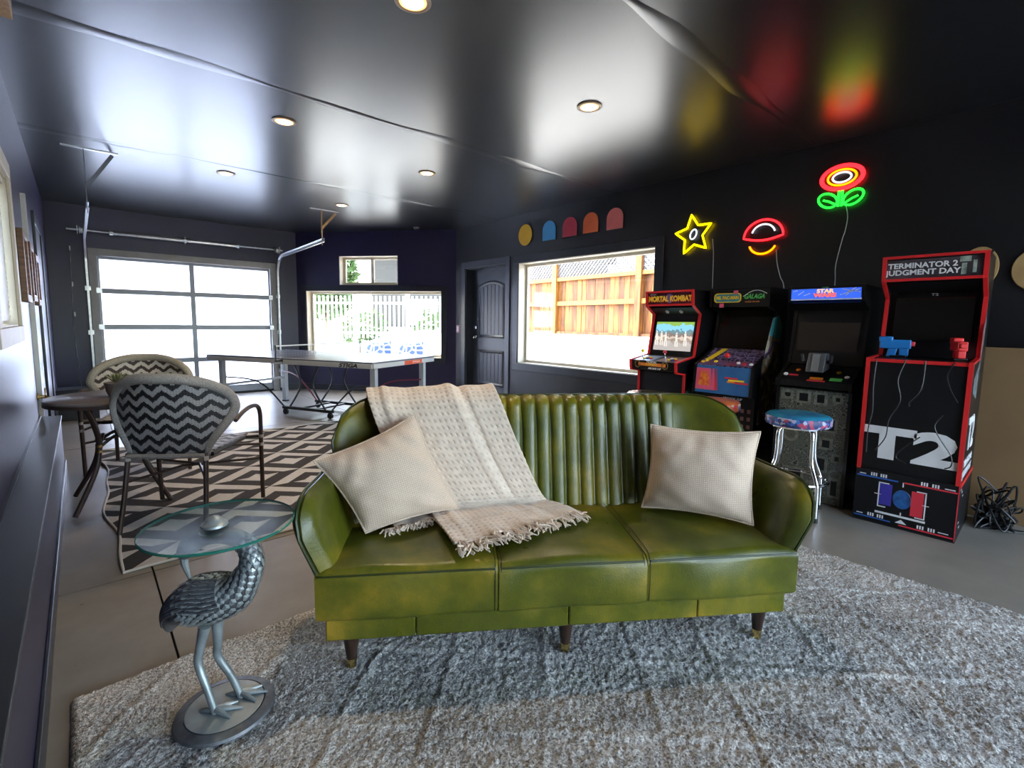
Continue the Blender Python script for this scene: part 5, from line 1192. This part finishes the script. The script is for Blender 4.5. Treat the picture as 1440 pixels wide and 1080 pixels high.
# ---------------- Star Wars cabinet
w = .455
PF = [(.0, .0), (.0, .78), (-.03, .795), (-.03, .842), (.18, .945), (.255, 1.33), (.10, 1.385), (.085, 1.487)]
sc1 = cabinet('arcade_cabinet', (3.725, 1.078, 0), R(-90), w, PF+[(.56, 1.487), (.56, 0)], PF, 'black arcade cabinet with blue Star Wars marquee and grey machine print front', M['cab'])
def greeble():
    m, n, l, b = nt('grey machine print'); tc = n.new('ShaderNodeTexCoord'); sp = n.new('ShaderNodeMapping'); sp.inputs['Scale'].default_value = (1, 1, 1); l.new(tc.outputs['Object'], sp.inputs[0])
    v = n.new('ShaderNodeTexVoronoi'); v.inputs['Scale'].default_value = 17; v.distance = 'CHEBYCHEV'; v.feature = 'F1'; l.new(sp.outputs[0], v.inputs['Vector'])
    v2 = n.new('ShaderNodeTexVoronoi'); v2.inputs['Scale'].default_value = 38; v2.distance = 'MANHATTAN'; l.new(sp.outputs[0], v2.inputs['Vector'])
    a1 = n.new('ShaderNodeMath'); a1.operation = 'PINGPONG'; a1.inputs[1].default_value = .11; l.new(v.outputs['Distance'], a1.inputs[0])
    a2 = n.new('ShaderNodeMath'); a2.operation = 'MULTIPLY_ADD'; a2.inputs[1].default_value = .11; l.new(v2.outputs['Distance'], a2.inputs[0]); l.new(a1.outputs[0], a2.inputs[2])
    r = n.new('ShaderNodeValToRGB'); r.color_ramp.interpolation = 'CONSTANT'; e = r.color_ramp.elements; e[0].color = (.012, .013, .012, 1); e[1].position = .088; e[1].color = (.19, .195, .155, 1); q = e.new(.125); q.color = (.03, .032, .028, 1); q = e.new(.15); q.color = (.09, .093, .075, 1)
    l.new(a2.outputs[0], r.inputs[0]); l.new(r.outputs[0], b.inputs['Base Color']); b.inputs['Roughness'].default_value = .4; return m
M['greeble'] = greeble()
fp = MB().box(-w/2+.016, w/2-.016, .008, .024, .006, .78).build('front_panel', M['cabm'], sc1)
MB().box(-w/2+.016, w/2-.016, .0065, .0082, .01, .775).build('front_print', M['greeble'], fp)
M['gb_lt'] = mk('pale machine print', (.24, .245, .20), .45, c2=(.11, .113, .09), vscale=30)
gp = [(-.20, -.12, .70, .76), (-.10, -.01, .68, .765), (.01, .09, .68, .765), (.12, .18, .70, .755), (.08, .16, .50, .60), (.06, .14, .38, .46), (.14, .20, .30, .36), (.04, .12, .22, .33), (-.16, -.02, .14, .22), (.02, .10, .04, .14), (.13, .20, .06, .20)]
for x0, x1, z0, z1 in gp:
    MB().box(x0, x1, .0052, .0066, z0, z1).build('front_detail', M['gb_lt'], fp)
    MB().box(x0+.018, x1-.018, .0046, .0053, z0+.015, z1-.015).build('front_detail', M['cabm'], fp)
for x, z, r_ in ((-.155, .735, .032), (.15, .73, .030), (.02, .10, .045), (.165, .215, .04), (-.12, .45, .05)):
    MB().lathe([(r_*.65, 0), (r_, 0), (r_, .0012), (r_*.65, .0012)], 22, caps=False).xform(Matrix.Translation((x, .0048, z)) @ Matrix.Rotation(R(90), 4, 'X')).build('front_detail', M['gb_lt'], fp)
dk = MB().prism([(-.024, .798), (-.024, .838), (.175, .935), (.20, .90), (.02, .785)], -w/2+.016, w/2-.016, 'x').build('control_deck', M['cabm'], sc1)
a = tilt(-.024, .838, .175, .935); dz = lambda y: .838+(y+.024)*math.tan(a)+.0005
for x0, x1, y0, y1, m_ in ((-.03, .05, .0, .03, 'o_print'), (-.04, .07, -.022, -.004, 'r_print'), (.09, .16, .0, .035, 'g_print'), (-.17, -.11, .03, .05, 'r_print')):
    MB().add([(x0, y0, dz(y0)), (x1, y0, dz(y0)), (x1, y1, dz(y1)), (x0, y1, dz(y1))], [(0, 1, 2, 3)]).build('deck_print', M[m_], dk)
for x, y, m_ in ((-.19, .04, 'w_print'), (-.13, .10, 'o_print'), (.12, .10, 'y_print'), (.18, .05, 'w_print')): button(dk, x, y, dz(y), M[m_], a)
yk = MB().prism([(-.01, .90), (.03, 1.03), (.10, 1.03), (.13, .92)], -.055, .055, 'x').build('flight_yoke', mk('grey plastic', (.075, .08, .088), .4), sc1, bevel=.006)
MB().prism([(-.016, .91), (.02, 1.025), (.028, 1.022), (-.006, .908)], -.022, .022, 'x').build('yoke_plate', mk('light grey plastic', (.17, .175, .18), .4), yk)
for s in (-1, 1): MB().tube([(s*.055, .05, .97), (s*.085, .03, .975), (s*.09, .02, 1.02)], .012, 8).build('yoke_grip', M['black'], yk, smooth=True)
slab_between(w, .185, .94, .265, 1.33).build('screen_bezel', M['cab'], sc1)
s_ = slab_between(w-.05, .205, 1.04, .240, 1.24, .006).build('screen', mk('brown grey unlit screen', (.030, .022, .017), .18), sc1); s_.location = (0, -.007, 0)
slab_between(w, .255, 1.33, .12, 1.378).build('speaker_panel', M['cab'], sc1)
MB().box(-w/2+.016, w/2-.016, .092, .108, 1.393, 1.482).build('marquee', mk('lit blue marquee', (.02, .06, .40), .3, c2=(.03, .10, .55), vscale=6, emit=(.02, .07, .45), estr=.25), sc1)
MB().box(-w/2+.016, w/2-.016, .0905, .0925, 1.393, 1.401).build('marquee_strip', M['w_print'], sc1)
text('STAR', .036, mk('pale orange letters', (.85, .55, .30), .4, emit=(.85, .45, .2), estr=.15), sc1, (.0, .0905, 1.452), (R(90), 0, 0), sx=1.2, bold=.0016)
text('WARS', .036, mk('red letters', (.80, .16, .10), .4, emit=(.8, .1, .08), estr=.15), sc1, (.0, .0905, 1.424), (R(90), 0, 0), sx=1.35, bold=.0022)
text('ATARI', .014, M['g_print'], sc1, (.0, .0905, 1.475), (R(90), 0, 0))
mb = MB()
for pts in (((-.20, 1.455), (-.17, 1.462)), ((-.165, 1.43), (-.13, 1.455)), ((-.13, 1.425), (-.09, 1.44)), ((.09, 1.425), (.20, 1.46)), ((.10, 1.462), (.205, 1.44)), ((.13, 1.44), (.18, 1.472)), ((.12, 1.418), (.15, 1.45))):
    mb.bar((pts[0][0], .0908, pts[0][1]), (pts[1][0], .0908, pts[1][1]), .0015, .005, up=(0, 0, 1))
mb.build('marquee_streaks', M['w_print'], sc1)
MB().box(-w/2+.016, w/2-.016, .09, .56, 1.470, 1.487).build('top_panel', M['cab'], sc1); MB().box(-w/2+.016, w/2-.016, .545, .56, 0, 1.475).build('back_panel', M['cab'], sc1)
MB().prism([(.12, .25), (.15, .60), (.13, .72), (.20, .70), (.24, .40), (.20, .22)], w/2, w/2+.0012, 'x').build('side_artwork', mk('blue side art', (.03, .12, .22), .4, c2=(.01, .02, .05), vscale=9), sc1)
# ================================================================ bar stools
def stool(loc, rz, label, top, side, h=.665):
    s = empty('bar_stool', loc, rz, label, 'stool', 'chrome bar stools at the arcade machines')
    k = h/.665
    MB().lathe([(0, .652*k), (.12, .655*k), (.172, .648*k), (.186, .636*k)], 36, caps=False).build('seat_top', top, s, smooth=True)
    MB().lathe([(.186, .636*k), (.190, .628*k), (.190, .590*k), (.184, .580*k), (0, .580*k)], 36, caps=False).build('seat_side', side, s, smooth=40)
    MB().lathe([(.150, .566*k), (.158, .566*k), (.160, .580*k), (.150, .580*k)], 36, caps=False).build('seat_ring', M['chrome'], s, smooth=40)
    for a in (45, 135, 225, 315):
        c, d = math.cos(R(a)), math.sin(R(a))
        lg = MB().tube([(c*q.x, d*q.x, q.z*k) for q in spline([(.06, 0, .572), (.115, 0, .560), (.135, 0, .52), (.138, 0, .40), (.150, 0, .33), (.190, 0, .245), (.200, 0, .20), (.203, 0, .022)], 5)], .0125, 10).build('leg', M['chrome'], s, smooth=True)
        MB().tube([(c*.203, d*.203, 0), (c*.203, d*.203, .028)], .0150, 10).build('rubber_foot', M['rubber'], lg)
    ring = lambda r_, z: MB().tube([(r_*math.cos(2*PI*q/40), r_*math.sin(2*PI*q/40), z) for q in range(40)], .0105, 8, closed=True)
    ring(.190, .225*k).build('foot_ring', M['chrome'], s, smooth=True)
    return s
iconp = cells('icon print', [(.02, .04, .16), (.03, .05, .20), (.45, .06, .12), (.02, .03, .12), (.40, .42, .55), (.05, .14, .45), (.02, .04, .16)], 46)
stool((3.445, 1.069, 0), R(12), 'chrome bar stool with blue icon print seat before the Star Wars cabinet', mk('blue turquoise seat', (.02, .14, .34), .25, c2=(.03, .30, .42), vscale=7), iconp)
stool((3.50, 2.205, 0), R(30), 'chrome bar stool with black seat before the Mortal Kombat cabinet', mk('black seat', (.015, .015, .02), .25, c2=(.12, .10, .06), vscale=9), mk('chrome white squiggle side', (.02, .02, .022), .3, c2=(.5, .5, .52), vscale=20))
stool((3.50, 1.665, 0), R(20), 'chrome bar stool with orange and red seat before the twin game cabinet', mk('orange red seat', (.62, .20, .04), .3, c2=(.40, .03, .03), vscale=8), cells('red blue seat side', [(.50, .03, .03), (.5, .42, .38), (.05, .12, .30), (.45, .10, .03)], 30), h=.675)
# ================================================================ wall plaques and neon
def plaque(y, z, w_, h_, col, label, rnd_=False):
    if rnd_: poly = arc(0, 0, 1, 0, 360, 40)[:-1]; poly = [(a*w_/2, b*h_/2) for a, b in poly]
    else: poly = [(-w_/2, -h_/2), (w_/2, -h_/2), (w_/2, h_/2-w_/2)]+[(a*w_/2, h_/2-w_/2+b*w_/2) for a, b in arc(0, 0, 1, 0, 180, 20)[1:-1]]+[(-w_/2, h_/2-w_/2)]
    p = empty('wall_plaque', (XR, y, z), 0, label, 'wall decor', 'painted plaques over the window')
    MB().prism([(a*1.05, b*1.05) for a, b in poly], -.012, 0, 'x').build('backing', M['black'], p)
    MB().prism(poly, -.018, -.012, 'x').build('face', mk('plaque paint', col, .5, var=.05), p)
plaque(4.963, 2.41, .262, .285, (.80, .45, .015), 'round yellow plaque at the left end above the window', True)
plaque(4.510, 2.412, .230, .245, (.07, .36, .72), 'blue arched plaque above the window'); plaque(4.153, 2.41, .232, .235, (.52, .03, .06), 'dark red arched plaque above the window')
plaque(3.820, 2.414, .228, .235, (.78, .14, .03), 'orange arched plaque above the window'); plaque(3.469, 2.41, .225, .235, (.75, .17, .15), 'salmon pink arched plaque above the window')
def neon(name, loc, label):
    return empty(name, loc, 0, label, 'neon sign', 'neon signs over the arcade machines')
def nmat(name, c, e): return mk(name, tuple(min(1, q*.5) for q in c), .4, emit=c, estr=e)
NM = dict(y=nmat('yellow neon', (.90, .62, .0), 1.1), w=nmat('cool white neon', (.72, .84, 1.0), .28), r=nmat('red neon', (1.0, .008, .012), 1.0), o=nmat('orange neon', (1.0, .12, .0), 1.0), g=nmat('green neon', (.006, .60, .015), 1.0))
def ntube(pts, m, par, closed=True, r=.009):
    P = [(-.035, -a, b) for a, b in pts]    # local +a runs to the viewer's right (world -y)
    MB().tube(P, r, 8, closed=closed).build('neon_tube', NM[m], par, smooth=True)
def cord(pts, par): MB().tube(spline(pts, 6), .0035, 6).build('cord', mk('grey cord', (.34, .34, .34), .5), par, smooth=True)
acry = glass('clear acrylic', (.93, .93, .93), .6)
ns = neon('neon_star', (XR, 2.492, 2.105), 'yellow neon star on the black wall')
star = []
for k in range(10):
    rr = .198 if k % 2 == 0 else .098; star.append((rr*math.cos(R(90+8+36*k))*1.0, rr*math.sin(R(90+8+36*k))))
pts = []
for k in range(10):
    a, b = star[k], star[(k+1) % 10]
    for q in range(6): pts.append((a[0]+(b[0]-a[0])*q/6, a[1]+(b[1]-a[1])*q/6))
pts = [(-a, -b) if False else (a, b) for a, b in pts]
ntube(pts, 'y', ns)
ntube([(.032*math.cos(q*PI/12)+.01*math.sin(q*PI/12), .046*math.sin(q*PI/12)+.004) for q in range(24)], 'w', ns, r=.007)
MB().prism([(-a*.96, b*.96) for a, b in star], -.020, -.014, 'x').build('backing', acry, ns)
cord([(-.012, -.19, -.06), (-.010, -.205, -.20), (-.014, -.212, -.36), (-.010, -.215, -.60), (-.012, -.222, -.90)], ns)
nm = neon('neon_dome', (XR, 1.825, 2.005), 'red dome neon sign with a white inner arc and an orange arc beneath')
dome = [(.168*math.cos(R(q)), .0+.150*math.sin(R(q))) for q in range(0, 181, 9)]+[(-.168+.336*k/10, -.030*math.sin(PI*k/10)) for k in range(1, 10)]
ntube(dome, 'r', nm)
ntube([(.100*math.cos(R(q)), .018+.092*math.sin(R(q))) for q in range(15, 166, 10)], 'w', nm, closed=False, r=.007)
ntube([(.115*math.cos(R(q)), -.050+.100*math.sin(R(q))) for q in range(195, 346, 8)], 'o', nm, closed=False)
MB().prism([(.150*math.cos(R(q)), .03+.14*math.sin(R(q))) for q in range(0, 360, 15)], -.020, -.014, 'x').build('backing', acry, nm)
cord([(-.012, -.11, -.12), (-.010, -.125, -.24), (-.014, -.16, -.36), (-.010, -.195, -.46), (-.012, -.20, -.75)], nm)
nf = neon('neon_flower', (XR, 1.25, 2.33), 'red and green neon flower on the black wall')
for rx, rz_, m_, r_ in ((.148, .095, 'r', .009), (.134, .084, 'r', .009), (.098, .060, 'o', .008), (.064, .038, 'w', .007)): ntube([(rx*math.cos(R(q)), .070+rz_*math.sin(R(q))) for q in range(0, 360, 8)], m_, nf, r=r_)
for s in (-1, 1):
    ntube([(s*.012, -.035), (s*.012, -.155)], 'g', nf, closed=False)
    ntube([(s*(.02+.135*(.5-.5*math.cos(q*PI/10))), -.115-.0+.055*math.sin(q*PI/10)+.035*(.5-.5*math.cos(q*PI/10))*1) for q in range(20)], 'g', nf)
    ntube([(s*.025, -.14), (s*.08, -.105), (s*.12, -.09)], 'g', nf, closed=False, r=.008)
MB().prism([(.13*math.cos(R(q)), .06+.085*math.sin(R(q))) for q in range(0, 360, 15)], -.020, -.014, 'x').build('backing', acry, nf)
cord([(-.012, -.04, -.16), (-.010, -.055, -.25), (-.014, -.045, -.36), (-.012, -.03, -.42), (-.012, .0, -.62), (-.012, -.005, -.75), (-.012, .0, -1.0)], nf)
# ================================================================ right edge clutter
M['card'] = mk('brown cardboard', (.17, .095, .038), .75, var=.12, vscale=3)
cd = empty('cardboard_sheet', (4.28, .02, 0), 0, 'tall brown cardboard sheet leaning behind the T2 cabinet', 'cardboard')
MB().obox((.06, -.08, .545), (.012, .74, 1.10), Matrix.Rotation(R(6), 3, 'Y')).build('sheet', M['card'], cd)
MB().obox((.105, -.08, .53), (.012, .70, 1.06), Matrix.Rotation(R(6), 3, 'Y')).build('back_sheet', M['card'], cd)
MB().lathe([(0, 0), (.008, 0), (.008, .002), (0, .002)], 10).xform(Matrix.Translation((.046, .025, .62)) @ Matrix.Rotation(R(-84), 4, 'Y')).build('punched_hole', M['black'], cd)
rd = random.Random(21)
cbl = empty('cable_tangle', (4.10, .16, 0), 0, 'tangle of black power cables on the floor beside the T2 cabinet', 'cable')
for k in range(9):
    p = Vector((rd.uniform(-.05, .14), rd.uniform(.02, .10), .02)); pts = [p]
    for q in range(9):
        p = Vector((rd.uniform(-.10, .12), rd.uniform(-.10, .10), max(.008, rd.uniform(-.1, .34)*(1-q/12)))); pts.append(p)
    MB().tube(spline(pts, 6), .0055, 6).build('cable', M['black'], cbl, smooth=True)
for k in range(3): MB().tube(spline([(0, .02, .06), (.02-.03*k, -.06, .012), (.03, -.16, .01), (-.02+.02*k, -.30, .008), (.05, -.5, .008)], 6), .0055, 6).build('cable', M['black'], cbl, smooth=True)
for k, (y, z, lb) in enumerate(((.395, 1.63, 'tan wooden disc half hidden behind the T2 cabinet top'), (.118, 1.60, 'tan wooden disc with dark scroll at the right wall edge'))):
    wd = empty('wooden_disc', (XR, y, z), 0, lb, 'wall decor', 'wooden discs on the right wall')
    MB().lathe([(0, 0), (.118, 0), (.122, .008), (.118, .018), (0, .019)], 40, caps=False, sy=(.8 if k == 0 else 1.0), sx=1.15).xform(Matrix.Rotation(R(-90), 4, 'Y')).build('disc', mk('tan wood slice', (.42, .27, .12), .6, c2=(.30, .18, .07), vscale=7), wd, smooth=40)
    for s in (1, -1): MB().tube([(-.025, .04*math.cos(R(q))*1.0-.02, s*.11+.035*math.sin(R(q))*-s) for q in range(0, 200, 20)], .006, 6).build('scroll', M['black'], wd, smooth=True)
# ================================================================ left wall
fr3 = [(4.62, 1.30, 2.05, .055, 'wide brown wooden picture frame next to the left window'), (5.25, 1.32, 2.02, .06, 'middle brown wooden picture frame on the left wall'), (5.85, 1.30, 1.98, .055, 'farthest brown wooden picture frame on the left wall')]
for y, z0, z1, t_, lb in fr3:
    f = empty('picture_frame', (XL, y, z0), 0, lb, 'picture frame', 'picture frames on the left wall')
    h_ = (z1-z0)*.62; w_ = .38; mb = MB()
    for y0, y1, a0, a1 in ((-w_/2, -w_/2+.05, 0, h_), (w_/2-.05, w_/2, 0, h_), (-w_/2+.05, w_/2-.05, 0, .05), (-w_/2+.05, w_/2-.05, h_-.05, h_)): mb.box(.002, .034, y0, y1, a0, a1)
    mb.build('frame', M['wood'], f, bevel=.004); MB().box(.002, .012, -w_/2+.05, w_/2-.05, .05, h_-.05).build('picture', mk('pale print', (.5, .48, .46), .4, var=.3, vscale=6), f)
d3 = struct(empty('door_3'))
for y0, y1, z0, z1 in ((6.25, 6.35, 0, 2.16), (7.25, 7.35, 0, 2.16), (6.35, 7.25, 2.06, 2.16)): MB().box(XL, XL+.02, y0, y1, z0, z1).build('casing', M['trim'], d3, bevel=.003)
MB().box(XL, XL+.008, 6.35, 7.25, .01, 2.06).build('door_leaf', M['door'], d3)
MB().box(XL, XL+.028, 5.10, 5.125, .45, 2.1).build('corner_bead', M['white'], d3)
lv = empty('brass_lever', (XL, 5.08, .60), 0, 'small brass tap on the left wall beside the bistro table', 'tap')
MB().lathe([(0, 0), (.03, 0), (.03, .008), (.014, .012), (.014, .05), (0, .05)], 16, caps=False).xform(Matrix.Rotation(R(90), 4, 'Y')).build('body', M['brass'], lv, smooth=40)
MB().tube([(.045, 0, 0), (.075, -.01, -.01), (.095, -.02, -.045)], .010, 8).build('spout', M['brass'], lv, smooth=True)
for a in (0, 60, 120): MB().bar((.045, -.045*math.cos(R(a)), -.045*math.sin(R(a))+.025), (.045, .045*math.cos(R(a)), .045*math.sin(R(a))+.025), .008, .008).build('handle_spoke', M['brass'], lv)
bx_ = empty('dark_box', (.00, 7.75, 0), 0, 'dark storage box on the floor near the garage door', 'box')
MB().box(-.24, .12, -.18, .18, 0, .33).build('box_body', M['trim'], bx_, bevel=.006); MB().box(-.25, .13, -.19, .19, .30, .36).build('lid', M['trim'], bx_, bevel=.006)

ws_ = empty('wooden_wall_box', (XL, 2.9, 2.50), 0, 'pale wooden box shelf high on the left wall at the picture corner', 'shelf')
MB().box(.0, .13, -.35, .27, .0, .018).build('bottom_board', M['timber'], ws_, bevel=.002)
MB().box(.112, .13, -.35, .27, .018, .19).build('front_board', M['wood'], ws_, bevel=.002)
MB().box(.0, .13, .252, .27, .018, .19).build('end_board', M['timber'], ws_, bevel=.002)
# ================================================================ lettering becomes plain mesh
bpy.context.view_layer.update()
_dg = bpy.context.evaluated_depsgraph_get()
for o in [q for q in SC.objects if q.type == 'FONT']:
    me = bpy.data.meshes.new_from_object(o.evaluated_get(_dg)); me.name = 'lettering'
    if not me.materials: me.materials.append(o.data.materials[0])
    c = bpy.data.objects.new('lettering', me); COL.objects.link(c); c.parent = o.parent
    c.location = o.location; c.rotation_euler = o.rotation_euler; c.scale = o.scale
    bpy.data.objects.remove(o)
